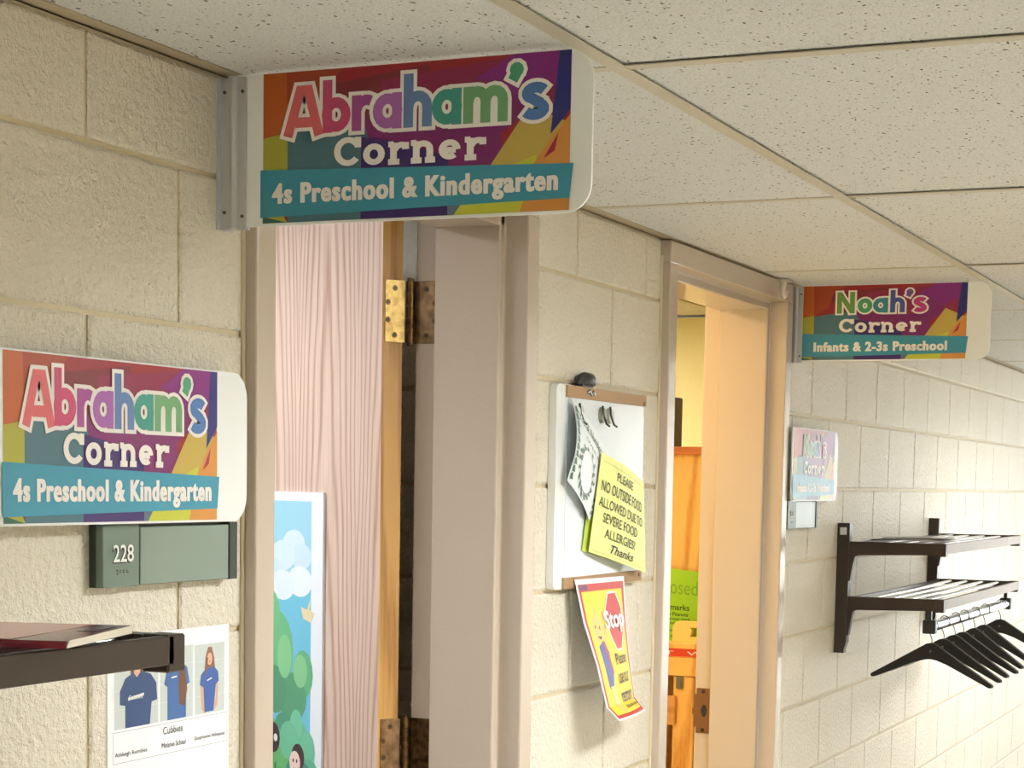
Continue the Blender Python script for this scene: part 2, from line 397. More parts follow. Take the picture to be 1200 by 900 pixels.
for lx in LIGHT_X:
    troffer(lx + .014, -1.735 + .014, -1.125 - .014, 1.2025 - .028, HALL_LIGHT * (.85 if 7 < lx < 8 else 1), HALL_COL, CEIL + .0016, 'white recessed corridor troffer ' + ('behind the viewer', 'between the nearest doorway and the whiteboard, out of view', 'over the far coat rack, out of view', 'beyond the far coat rack, out of view')[min(3, max(0, round((lx + 2.38) / 4.81)))])
# --- rooms behind the doors
def room(tag_, x0, x1, y1, zc, wm, cm):
    y0 = WT
    o = MB(); o.box(x1, x1 + .06, y0, y1, 0, zc); o.build('wall_' + tag_ + '_side', wm, kind='structure')
    o = MB(); o.box(x0 - .06, x0, y0, y1, 0, zc); o.build('wall_' + tag_ + '_near', wm, kind='structure')
    o = MB(); o.box(x0 - .06, x1 + .06, y1, y1 + .08, 0, zc); o.build('wall_' + tag_ + '_back', wm, kind='structure')
    return cm
M_YEL = mat('yellow paint', (246, 246, 206), .5)
room('room', 4.02, 7.9, 4.6, 2.35, M_YEL, None)
o = MB(); o.box(3.84, 3.96, WT, 4.6, 0, 2.35); o.build('wall_divider', M_MORTAR, kind='structure')
dv = bpy.data.objects['wall_divider']
for r in range(-2, 11):
    zt = min(Z2 - r * CH, 2.35); zb = max(Z2 - (r + 1) * CH, 0)
    for q in range(0, 11):
        ya = WT + (q * 2 - (r % 2)) * HB; yb = ya + 2 * HB; ya = max(ya, WT)
        if yb > 4.6 or q > 3: continue
        mb = MB(); b = .004
        mb.add([(3.84, ya + b, zb + b), (3.84, yb - b, zb + b), (3.84, yb - b, zt - b), (3.84, ya + b, zt - b),
                (3.834, ya + 2 * b, zb + 2 * b), (3.834, yb - 2 * b, zb + 2 * b), (3.834, yb - 2 * b, zt - 2 * b), (3.834, ya + 2 * b, zt - 2 * b)],
               [(4, 5, 6, 7), (0, 1, 5, 4), (1, 2, 6, 5), (2, 3, 7, 6), (3, 0, 4, 7)])
        if zt - zb > .03: mb.build('block', M_BLOCK, dv)
o = MB(); o.box(-1.06, -1, WT, 4.6, 0, 2.35); o.build('wall_room_left', M_PAINT, kind='structure')
o = MB(); o.box(-1.06, 3.84, 4.6, 4.68, 0, 2.35); o.build('wall_room_rear', M_PAINT, kind='structure')
# room ceilings with their own tees
rc = struct('ceiling_rooms')
mb = MB(); mb.box(-1.06, 7.96, WT - .19, 4.68, 2.36, 2.4); mb.build('ceiling_board', M_TILE, rc)
mb = MB(); mb.box(-1.06, 7.96, .0045, WT, CEIL + .05, 2.36); mb.build('wall_upper', M_PAINT, rc)
for x in (4.65, 5.87, 7.09): m2 = MB(); m2.box(x - .012, x + .012, WT, 4.6, 2.35, 2.3605); m2.build('cross_tee', M_TEE, rc)
for y in (.985, 1.595, 2.205): m2 = MB(); m2.box(4.02, 7.9, y - .012, y + .012, 2.3495, 2.3605); m2.build('main_tee', M_TEE, rc)
troffer(5.90, 1.62, 2.18, 1.17, ROOM2_LIGHT, ROOM2_COL, 2.335, 'warm ceiling light inside the lit classroom, outside the picture')
troffer(4.08, .62, 1.17, .95, ROOM2_LIGHT * .6, (1, .66, .35), 2.3349, 'warm lamp added near the classroom door to light its jamb, outside the picture')  # unseen lamp, placed and tinted to warm the lit doorway's far jamb
troffer(1.95, .85, 1.40, 1.17, ROOM1_LIGHT, (.95, .97, 1), 2.335, 'cool ceiling light inside the dim classroom, outside the picture')

# ================================================================= DOOR FRAMES
FY = -.022; RB = .026; SY = .158; BY = .206; FW = .0525; SX = .020; OT = 2.134
def frame_profile(s, x):   # (x,y) outline of one jamb; s=+1 left jamb (material to the right of x), -1 right jamb
    P = [(0, .02), (0, FY), (FW, FY), (FW, RB), (FW + SX, RB), (FW + SX, SY), (FW, SY), (FW, BY), (0, BY), (0, BY - .003), (FW - .003, BY - .003), (FW - .003, SY - .003), (.02, SY - .003), (.02, .02)]
    P = [(0, FY), (FW, FY), (FW, RB), (FW + SX, RB), (FW + SX, SY), (FW, SY), (FW, BY), (0, BY)]
    return [(x + s * a, b) for a, b in P]
def edge_round(o):
    b = o.modifiers.new('round', 'BEVEL'); b.width = .0034; b.segments = 2; b.limit_method = 'ANGLE'; return o
def make_frame(n, d):
    st = struct('door_%d' % n, (d[0], 0, 0))
    for s, x in ((1, d[0]), (-1, d[1])):
        mb = MB(); mb.prism(frame_profile(s, x), 'z', 0, OT + .001); edge_round(mb.build('jamb', M_FRAME, st))
    mb = MB()
    P = [(FY, CEIL - .003), (FY, OT), (RB, OT), (RB, OT - SX), (SY, OT - SX), (SY, OT), (BY, OT), (BY, CEIL - .003)]
    mb.prism(P, 'x', d[0], d[1]); edge_round(mb.build('head', M_FRAME, st))
    for s, x in ((1, d[0]), (-1, d[1])):      # bead of caulk between frame and blocks
        mb = MB(); pts = [(x - s * .002 + random.uniform(-.0008, .0008), -.0005, z * .05) for z in range(0, 44)]
        mb.tube(pts, .004, 6); mb.build('caulk', M_MORTAR, st)
    return st
d1 = make_frame(1, D1); d2 = make_frame(2, D2)

# ================================================================= DOOR LEAF of door 1, swung in against the dividing wall
AL = math.radians(31); PIV = Vector((3.283, .222, 0))
def cathedral(name, c1, c2, yc, A, B, rough):
    M = bpy.data.materials.new(name); M.use_nodes = True; nt = M.node_tree; b = nt.nodes['Principled BSDF']; b.inputs['Roughness'].default_value = rough
    tc = nt.nodes.new('ShaderNodeTexCoord'); sx = nt.nodes.new('ShaderNodeSeparateXYZ'); nt.links.new(tc.outputs['Object'], sx.inputs[0])
    def mt_(op, a, b_=None, c_=None):
        n = nt.nodes.new('ShaderNodeMath'); n.operation = op
        for i, v in enumerate((a, b_, c_)):
            if v is None: continue
            if isinstance(v, (int, float)): n.inputs[i].default_value = v
            else: nt.links.new(v, n.inputs[i])
        return n.outputs[0]
    def noise(sc, det, stretch):
        mp = nt.nodes.new('ShaderNodeMapping'); mp.inputs['Scale'].default_value = (1, 1, stretch); nt.links.new(tc.outputs['Object'], mp.inputs[0])
        n = nt.nodes.new('ShaderNodeTexNoise'); n.inputs['Scale'].default_value = sc; n.inputs['Detail'].default_value = det; nt.links.new(mp.outputs[0], n.inputs['Vector']); return n.outputs['Fac']
    pp = mt_('PINGPONG', mt_('SUBTRACT', sx.outputs['Y'], yc), .115)     # book-matched flitches
    y2 = mt_('MULTIPLY', mt_('POWER', pp, 1.6), A)
    f = mt_('ADD', mt_('ADD', y2, mt_('MULTIPLY', sx.outputs['Z'], B)), mt_('MULTIPLY', noise(5, 3, .25), 2.6))
    f = mt_('ADD', f, mt_('MULTIPLY', noise(30, 3, .05), .9))
    line = mt_('POWER', mt_('MULTIPLY_ADD', mt_('SINE', mt_('MULTIPLY', f, 6.2832)), .5, .5), 3)
    fib = noise(260, 3, .02)
    v = mt_('MULTIPLY_ADD', line, .40, mt_('MULTIPLY', fib, .55))
    r = nt.nodes.new('ShaderNodeValToRGB'); r.color_ramp.elements[0].position = .22; r.color_ramp.elements[1].position = .85
    r.color_ramp.elements[0].color = rgb(*c1); r.color_ramp.elements[1].color = rgb(*c2); nt.links.new(v, r.inputs[0]); nt.links.new(r.outputs[0], b.inputs['Base Color'])
    return M
M_OAK = cathedral('pink oak veneer', (220, 196, 182), (172, 136, 116), .20, 175, 2.2, .36)
M_EDGE = wood('oak edge', (196, 150, 84), (150, 104, 50), 'Z', 1.0, .4, .05, 14, 6)
leaf_root = empty('door_leaf', (PIV.x - D1[0], PIV.y, 0), -AL); leaf_root.parent = d1
# local frame: leaf runs along +y, corridor-side face at x=-.045
mb = MB(); mb.box(-.045, -.0005, .0, .90, .012, OT + .024)
lf = mb.build('leaf_panel', [M_OAK, M_EDGE], leaf_root, world=False)
for p in lf.data.polygons:
    if abs(p.normal.y) > .5: p.material_index = 1
# hinges
M_BRASS = mat('brass hinge', (216, 186, 116), .3, metal=.6, mottle=(60, (150, 116, 62), .8))
M_BRASS2 = mat('worn brass', (150, 120, 88), .35, metal=.75, mottle=(50, (96, 72, 48), .9))
M_PIN = mat('hinge barrel', (120, 92, 58), .3, metal=.85, mottle=(80, (60, 44, 30), .9))
jx = D1[1] - FW     # plane of the rabbet
def rot(p): return PIV + Matrix.Rotation(-AL, 3, 'Z') @ (Vector(p) - Vector((0, 0, 0)))
for zt in (2.020, 1.199, .36):
    z0, z1 = zt - .115, zt; hz = (z0 + z1) / 2
    h = empty('hinge', (PIV.x + .001 - D1[0], PIV.y - .002, hz)); h.parent = d1
    mb = MB(); mb.box(jx - .0022, jx + .0005, BY - .054, BY + .003, z0, z1, b=.0008); o1 = mb.build('jamb_plate', M_BRASS2 if zt > 2 else M_PIN, h)
    # knuckles
    mb = MB(); kx, ky = jx - .010, BY + .006
    for i in range(5): mb.tube([(kx, ky, z0 + .023 * i + .0007), (kx, ky, z0 + .023 * (i + 1) - .0007)], .0082, 12)
    mb.tube([(kx, ky, z0 - .005), (kx, ky, z1 + .005)], .0062, 10); mb.build('barrel', M_PIN, h)
    # plate on the door edge
    mb = MB(); mt = Matrix.Translation(PIV) @ Matrix.Rotation(-AL, 4, 'Z')
    mb.box(-.040, -.001, -.0022, -.0002, z0, z1, mtx=mt, b=.0007); mb.box(-.002, .003, -.0022, -.0002, z0 + .001, z1 - .001, mtx=mt)
    o2 = mb.build('leaf_plate', M_BRASS if zt > 2 else M_BRASS2, h)
    mb = MB(); mb2 = MB()
    for k, (uq, vq) in enumerate(((.38, .87), (.82, .64), (.82, .36), (.38, .12))):
        c = (jx - .0022, BY - .006 - .040 * uq - .002, z0 + vq * .115)
        mb.disc(c, (-1, 0, 0), .0058, .0006, 12); mb.disc((c[0] - .0006, c[1], c[2]), (-1, 0, 0), .0030, .0006, 6, 1)
        c = mt @ Vector((-.006 - .034 * uq + .0, -.0022, z0 + vq * .115)); n_ = mt.to_3x3() @ Vector((0, -1, 0))
        mb2.disc(c, n_, .0056, .0006, 12); mb2.disc(c + n_ * .0006, n_, .0028, .0006, 6, 1)
    mb.build('screws', [M_PIN, M_DARK], h); mb2.build('screws', [M_PIN, M_DARK], h)
# strike plate on door 2's far jamb
sx2 = D2[1] - FW
sp = empty('strike_plate', (sx2 - D2[0], .19, 1.035)); sp.parent = d2
mb = MB(); M_BRONZE = mat('bronze', (128, 92, 64), .4, metal=.6)
zc = 1.035
mb.prism([(.163, zc - .062), (.200, zc - .062), (.200, zc - .045), (.2075, zc - .045), (.2075, zc + .045), (.200, zc + .045), (.200, zc + .062), (.163, zc + .062)], 'x', sx2 - .0025, sx2 + .0005)
mb.build('plate', M_BRONZE, sp)
mb = MB(); mb.prism([(.172 + .008 * (1 + math.cos(a * math.pi / 8)) - .002, zc + .017 * math.sin(a * math.pi / 8)) for a in range(16)], 'x', sx2 - .0032, sx2 - .0024); mb.build('latch_hole', M_DARK, sp)
mb = MB(); mb.box(sx2 - .006, sx2 - .0024, .188, .2105, zc - .01, zc + .006); mb.build('lip', M_BRONZE, sp)
for z in (zc + .053, zc - .053):
    mb = MB(); mb.disc((sx2 - .0025, .181, z), (-1, 0, 0), .0055, .001, 12); mb.build('screw', M_DARK, sp)

# ================================================================= SIGNS
SCOL = dict(red=(148, 34, 44), dred=(120, 34, 48), orange=(182, 88, 34), rust=(158, 62, 34), olive=(166, 164, 58), slate=(72, 112, 126), slate2=(92, 112, 132),
            indigo=(56, 34, 104), purple=(120, 32, 102), magenta=(128, 32, 122), gold=(188, 164, 78), lime=(190, 196, 62), tan=(206, 140, 66), navy=(34, 38, 116), sliver=(158, 32, 62), green=(40, 96, 80), teal=(58, 144, 170), wine=(136, 32, 72))
ART = [('red', [(0, 0), (1, 0), (1, 1), (0, 1)]), ('dred', [(.16, .12), (.55, .02), (.62, .3), (.3, .5)]), ('wine', [(.40, .10), (.80, .02), (.75, .55), (.38, .48)]),
       ('orange', [(0, 0), (.09, 0), (.09, .40), (0, .43)]), ('rust', [(.08, 0), (.28, 0), (.16, .16), (.085, .40)]), ('rust', [(.085, .15), (.2, .1), (.17, .3), (.085, .40)]),
       ('olive', [(0, .43), (.085, .40), (.085, .66), (0, .70)]), ('slate', [(.085, .41), (.34, .34), (.42, .64), (.42, 1), (.085, 1)]), ('slate2', [(.34, .34), (.46, .4), (.46, .7), (.38, .7)]),
       ('purple', [(.34, .34), (.78, .42), (.80, .72), (.40, .75)]), ('indigo', [(.335, .46), (.45, .50), (.62, .62), (.62, 1), (.335, 1)]), ('slate2', [(.62, .8), (.70, .8), (.66, 1), (.62, 1)]),
       ('magenta', [(.82, 0), (.97, 0), (.945, .52), (.74, .16), (.70, .14)]), ('purple', [(.74, .14), (.90, .34), (.78, .50), (.70, .60)]), ('wine', [(.86, .3), (.95, .2), (.96, .5), (.85, .6)]),
       ('gold', [(.875, .33), (.985, .44), (.90, .80), (.72, .80)]), ('lime', [(.72, .78), (.90, .64), (.87, 1), (.64, 1)]), ('tan', [(1, .40), (1, 1), (.85, 1), (.89, .70), (.94, .55)]),
       ('navy', [(.965, 0), (1, 0), (1, .37), (.94, .52)]), ('sliver', [(.965, .51), (.955, .62), (.92, .67)]), ('olive', [(0, .9), (.06, .9), (.085, 1), (0, 1)]), ('green', [(0, .955), (.085, 1), (0, 1)])]
SIGN_W = .44; SIGN_H = .195
def matte(name, c, rough=.32): return mat('print ' + name, c, rough)
AB_COL = [(208, 98, 104), (190, 70, 112), (156, 70, 142), (162, 96, 170), (94, 124, 176), (58, 146, 134), (106, 160, 112), (66, 150, 116), (72, 116, 176)]
NO_COL = [(108, 150, 76), (78, 156, 106), (58, 134, 148), (66, 84, 156), (108, 76, 146), (186, 58, 128)]
def fill_word(word, w, ext, tracks, box, per, colname, cols, mapf, parent, depth, name, lift=None):
    pls = word_polys(word, w, ext, tracks, lift)
    base = word_polys(word, .2, 0, tracks, lift)
    xs = [p[0] for l in base for q in l for p in q]; ys_ = [p[1] for l in base for q in l for p in q]
    x0, x1, y0, y1 = min(xs), max(xs), min(ys_), max(ys_); u0, v0, u1, v1 = box
    def mp(x, y, dd):
        u = u0 + (x - x0) / (x1 - x0) * (u1 - u0); v = v0 + (y - y0) / (y1 - y0) * (v1 - v0) - (u - (u0 + u1) / 2) * .0
        return mapf(u, v, dd)
    out = []
    if per:
        for i, l in enumerate(pls): out.append(emb(name, [l], mp, matte(colname + '%d' % i, cols[i]), parent, depth))
    else: out.append(emb(name, pls, mp, cols, parent, depth))
    return out
def sign_face(parent, mapf, kind, matte_rough=.32):
    """mapf(u,v,depth): u 0..1 across the print, v 0..1 from its bottom to its top"""
    names = sorted(set(a for a, b in ART)); mats = [matte(n, SCOL[n], matte_rough) for n in names]
    mb = MB(); d = .0
    for i, (n, poly) in enumerate(ART):
        d = .0002 + .00004 * i
        mb.add([mapf(u, 1 - v, d) for u, v in poly], [list(range(len(poly)))], names.index(n))
    art = mb_build_flat(mb, 'printed_background', mats, parent)
    mb = MB(); mb.add([mapf(u, 1 - v, .0013) for u, v in ((-.008, .642), (1.012, .708), (1.002, .925), (-.008, .962))], [(0, 1, 2, 3)]); mb_build_flat(mb, 'teal_banner', matte('teal', SCOL['teal'], matte_rough), parent)
    W_ = matte('white', (236, 232, 228), matte_rough)
    if kind == 'A':
        args = ("Abraham's", -.03, (.072, .56, .935, .945)); lift = {"'": .04, 's': .0, 'A': -.03}
        cols = AB_COL; cn = 'letter a'
    else:
        args = ("Noah's", .02, (.225, .62, .765, .93)); lift = {"'": .02}; cols = NO_COL; cn = 'letter n'
    fill_word(args[0], .35, .075, args[1], args[2], False, '', W_, mapf, parent, .0015, 'letter_outline', lift)
    fill_word(args[0], .205, 0, args[1], args[2], True, cn, cols, mapf, parent, .0018, 'letter', lift)
    bx = (.245, .345, .742, .545) if kind == 'A' else (.24, .36, .735, .55)
    fill_word('CORneR', .20, 0, .02, bx, False, '', W_, mapf, parent, .0015, 'lettering')
    for q in (-.0022, 0, .0022):
      mapq = (lambda u, v, d, q=q: mapf(u + q, v, d + q * .01))
      mapf0 = mapf
      if kind == 'A': print_text('lettering', '4s Preschool & Kindergarten', (.035, .085, .965, .265), mapq, W_, parent, .0017, fat=.030, space=1.14)
      else: print_text('lettering', 'Infants & 2-3s Preschool', (.09, .11, .89, .24), mapq, W_, parent, .0017, fat=.030, space=1.14)
def rounded_panel(y0, y1, z0, z1, r, right=True):
    pts = [(y0, z0), (y0, z1)]
    pts = [(y0, z0), (y0, z1)] + [(y1 - r + r * math.sin(a), z1 - r + r * math.cos(a)) for a in [i * math.pi / 16 for i in range(9)]]
    pts += [(y1 - r + r * math.cos(a), z0 + r - r * math.sin(a)) for a in [i * math.pi / 16 for i in range(9)]]
    return pts
def blade_sign(x, ztop, kind, label, gy0=.066):
    """sign standing out from the wall; the origin sits at the wall"""
    t = thing('blade_sign', (x, 0, ztop - .2), label, 'sign', 'projecting corridor signs')
    pts = [(-a, b) for a, b in rounded_panel(.012, .535, 0, .2, .035)]
    mb = MB(); mb.prism(pts, 'x', 0, .0045); mb.build('panel', M_WHITE, t, world=False)
    mapf = lambda u, v, d: (-d, -gy0 - u * SIGN_W, .0035 + v * SIGN_H)
    sign_face(t, mapf, kind)
    # extruded aluminium bracket
    prof = [(-.004, .0), (-.004, -.016), (-.007, -.0185), (-.010, -.021), (-.010, -.024), (-.007, -.0265), (-.0035, -.028), (-.0035, -.041), (.0, -.041), (0, 0)]
    mb = MB(); mb.prism([(a, b) for a, b in prof], 'z', -.003, .197); mb.box(-.012, .03, -.0025, 0, -.003, .197); mb.box(.0046, .008, -.041, 0, -.003, .197)
    mb.build('bracket', M_ALU, t, world=False)
    for y, z in ((-.0085, .178), (-.036, .178), (-.0085, .02), (-.036, .014)):
        mb = MB(); mb.disc((-.0042 if y > -.02 else -.0036, y, z), (-1, 0, 0), .0026, .0012, 10); mb.disc((-.0055 if y > -.02 else -.0049, y, z), (-1, 0, 0), .0013, .0003, 6, 1); mb.build('screw', [M_STEEL, M_DARK], t, world=False)
    return t
blade_sign(2.287, CEIL - .002, 'A', "large colourful sign for preschool and kindergarten projecting from the wall over the nearest doorway")
blade_sign(5.150, CEIL - .003, 'N', "farther colourful sign for infants and preschool projecting from the wall past the lit doorway", .034)
def flat_sign(x, z, kind, yb, g0, label, rough=.32, w_=.535):
    t = thing('wall_sign', (x, yb, z), label, 'sign', 'flat signs on the wall')
    mb = MB(); pts = rounded_panel(0, w_, 0, .2, .035); mb.prism(pts, 'y', -.004, 0); mb.build('panel', M_WHITE, t, world=False)
    sign_face(t, lambda u, v, d: (g0 + u * SIGN_W * 1.02, -.004 - d, .003 + v * SIGN_H), kind, rough)
    return t
flat_sign(1.772, 1.5905, 'A', -.0265, .0085, "flat colourful preschool and kindergarten sign on the wall left of the nearest doorway")
flat_sign(5.125, 1.610, 'N', -.0265, .01, "flat washed-out colourful sign with glare on the wall right of the lit doorway", .32, .50)

# ================================================================= ROOM NUMBER PLATES
def number_plate(x, z, label, bright=False):
    t = thing('room_number_plate', (x, 0, z), label, 'room plate', 'dark green room plates')
    g = mat('plate green', (104, 122, 111), .35, bump=[(600, .1, .0005)]); dg = mat('plate dark green', (44, 56, 48), .4)
    mb = MB(); mb.box(0, .312, -.012, 0, 0, .078); mb.build('backing', dg, t, world=False)
    mb = MB(); mb.box(-.001, .078, -.021, -.010, .0, .078, b=.0012); mb.build('number_tile', g, t, world=False)
    mb = MB(); mb.box(.0815, .292, -.0205, -.010, .001, .0745, b=.001); mb.build('name_insert', mat('plate insert', (130, 146, 136), .28 if not bright else .12), t, world=False)
    mb = MB(); mb.box(.292, .312, -.0225, -.010, .0, .078, b=.001); mb.build('end_cap', dg, t, world=False)
    mf = lambda u, v, d: (.0 + u, -.021 - d, v)
    print_text('number', '228', (.020, .031, .064, .053), mf, mat('number white', (232, 236, 230), .4), t, .0012, fat=.012)
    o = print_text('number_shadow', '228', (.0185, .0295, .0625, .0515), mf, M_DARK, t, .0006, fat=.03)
    mb = MB()
    for cx, dots in ((.028, ((0, 2), (1, 0), (1, 1), (1, 2))), (.036, ((0, 2), (0, 1))), (.043, ((0, 2), (0, 1))), (.050, ((0, 2), (0, 1), (1, 1)))):
        for dx, dz in dots: mb.disc((cx + dx * .0024, -.021, .016 + dz * .0024), (0, -1, 0), .0008, .0006, 6)
    mb.build('braille', dg, t, world=False)
number_plate(1.985, 1.5115, 'dark green room number plate reading 228 below the flat sign, left of the nearest doorway')
number_plate(5.135, 1.534, 'dark green room plate with a shiny insert, under the far flat sign', True)

# ================================================================= STAFF POSTER on the wall
M_PAPER = mat('paper', (238, 241, 246), .45)
px0, px1, pz0, pz1 = 2.021, 2.310, 1.229, 1.4476
t = thing('staff_poster', (px0, 0, pz0), 'white staff poster with three photos of people in blue shirts, taped beside the first doorframe', 'poster')
mb = MB(); mb.box(px0, px1, -.0012, -.0002, pz0, pz1); mb.build('sheet', M_PAPER, t)
def pm(u, v, d): return (u - px0, -.0012 - d, v - pz0)
def cut(poly, nu, nv):
    """cut a 2-D polygon along the grid lines of the sheet it is printed on"""
    bm = bmesh.new(); f = bm.faces.new([bm.verts.new((p[0], p[1], 0)) for p in poly])
    for ax, n in ((0, nu), (1, nv)):
        for k in range(1, n):
            co = [0, 0, 0]; no = [0, 0, 0]; co[ax] = k / n; no[ax] = 1
            bmesh.ops.bisect_plane(bm, geom=bm.verts[:] + bm.edges[:] + bm.faces[:], plane_co=co, plane_no=no)
    out = [[(v.co.x, v.co.y) for v in f.verts] for f in bm.faces]; bm.free(); return out
def flat_polys(name, lst, mapf, parent, d0=.0002, step=.00005, rough=.45, grid=None):
    cs = []; mb = MB()
    if grid:
        for i, (c, poly) in enumerate(lst):
            if c not in cs: cs.append(c)
            for q in cut(poly, *grid): mb.add([mapf(p[0], p[1], d0 + step * i) for p in q], [list(range(len(q)))], cs.index(c))
        return mb_build_flat(mb, name, [mat('ink %d %d %d' % c, c, rough) for c in cs], parent)
    for i, (c, poly) in enumerate(lst):
        if c not in cs: cs.append(c)
        mb.add([mapf(p[0], p[1], d0 + step * i) for p in poly], [list(range(len(poly)))], cs.index(c))
    return mb_build_flat(mb, name, [mat('ink %d %d %d' % c, c, rough) for c in cs], parent)
def ell(cx, cy, rx, ry, n=16, a0=0, a1=360): return [(cx + rx * math.cos(math.radians(a0 + (a1 - a0) * i / n)), cy + ry * math.sin(math.radians(a0 + (a1 - a0) * i / n))) for i in range(n)]
def person_photo(x0, x1, z0, z1, shirt, long_sleeve, pose, hair):
    L = [((196, 206, 204), [(x0, z0), (x1, z0), (x1, z1), (x0, z1)])]
    for k in range(1, 4): zz = z0 + (z1 - z0) * k / 4; L.append(((212, 220, 218), [(x0, zz), (x1, zz), (x1, zz + .0008), (x0, zz + .0008)]))
    w_ = x1 - x0; h = z1 - z0
    f = lambda a, b: (x0 + a * w_, z0 + b * h)
    sk = (214, 168, 144); hr = hair
    if pose == 0:
        L += [(hr, [f(.36, .72), f(.36, .90), f(.44, .98), f(.60, .98), f(.66, .9), f(.68, .68), f(.6, .6), f(.42, .6)]),
              (shirt, [f(.24, .0), f(.80, 0), f(.84, .3), f(.97, .32), f(.95, .55), f(.82, .68), f(.64, .73), f(.40, .72), f(.24, .66), f(.12, .5), f(.12, .32), f(.24, .3)]),
              (sk, [f(.43, .72), f(.5, .66), f(.58, .72), f(.57, .8), f(.45, .8)]), (sk, ell(*f(.51, .86), w_ * .10, h * .085)),
              ((228, 226, 218), [f(.3, .36), f(.66, .40), f(.66, .44), f(.3, .40)])]
    elif pose == 1:
        L += [(shirt, [f(.22, 0), f(.78, 0), f(.8, .45), f(.9, .48), f(.82, .70), f(.64, .78), f(.36, .78), f(.2, .7), f(.12, .5), f(.22, .46)]),
              (sk, [f(.42, .78), f(.5, .72), f(.58, .78), f(.56, .86), f(.44, .86)]), (sk, ell(*f(.51, .9), w_ * .10, h * .08)),
              (hr, [f(.52, .98), f(.66, .9), f(.74, .7), f(.82, .4), f(.74, .16), f(.58, .2), f(.55, .5), f(.6, .75), f(.58, .9)]), ((226, 228, 226), [f(.34, .57), f(.5, .58), f(.5, .60), f(.34, .59)])]
    else:
        L += [(hr, [f(.30, .50), f(.36, .82), f(.44, .95), f(.56, .95), f(.64, .8), f(.70, .52), f(.6, .48), f(.4, .48)]),
              (sk, [f(.22, .08), f(.30, .0), f(.4, .02), f(.3, .3), f(.24, .42), f(.18, .4)]), (sk, [f(.72, .42), f(.78, .4), f(.76, .1), f(.62, .02), f(.58, .06), f(.70, .2)]),
              (shirt, [f(.32, .02), f(.62, .02), f(.70, .4), f(.80, .44), f(.78, .58), f(.64, .66), f(.36, .64), f(.2, .56), f(.16, .42), f(.28, .38)]),
              (sk, ell(*f(.49, .78), w_ * .09, h * .09)), (hr, [f(.40, .6), f(.44, .8), f(.38, .8), f(.34, .5)]), ((226, 228, 226), [f(.4, .46), f(.56, .49), f(.56, .51), f(.4, .48)]),
              ((90, 60, 50), [f(.465, .745), f(.515, .745), f(.50, .73), f(.48, .73)])]
    for q, c in (((.0), hr),): pass
    return L
o = flat_polys('photo', person_photo(2.036, 2.135, 1.3285, 1.425, (44, 72, 118), True, 0, (96, 66, 50)), pm, t)
o = flat_polys('photo', person_photo(2.139, 2.218, 1.3285, 1.425, (62, 102, 160), False, 1, (110, 72, 56)), pm, t)
o = flat_polys('photo', person_photo(2.223, 2.298, 1.3285, 1.4236, (56, 92, 162), False, 2, (132, 92, 72)), pm, t)
lines = [((150, 152, 158), [(a, c), (b, c), (b, c + .0006), (a, c + .0006)]) for a, b, c in ((2.033, 2.305, 1.3245), (2.033, 2.305, 1.2845))]
lines += [((150, 152, 158), [(a, 1.2845), (a + .0006, 1.2845), (a + .0006, 1.325), (a, 1.325)]) for a in (2.033, 2.3045)]
flat_polys('ruled_box', lines, pm, t)
INK = mat('black ink', (44, 46, 52), .5)
for s_, bx in (('Cubbies', (2.146, 1.3105, 2.193, 1.3205)), ('Ashleigh Rumbles', (2.037, 1.2915, 2.109, 1.2985)), ('Melanie Schaal', (2.143, 1.2925, 2.200, 1.2995)), ('Stephanie Hilejose', (2.222, 1.2925, 2.299, 1.2995))):
    print_text('lettering', s_, bx, pm, INK, t, .0004)
print_text('lettering', 'Cubbies', (2.066, 1.364, 2.098, 1.370), pm, mat('number white', (232, 236, 230), .4), t, .0011)

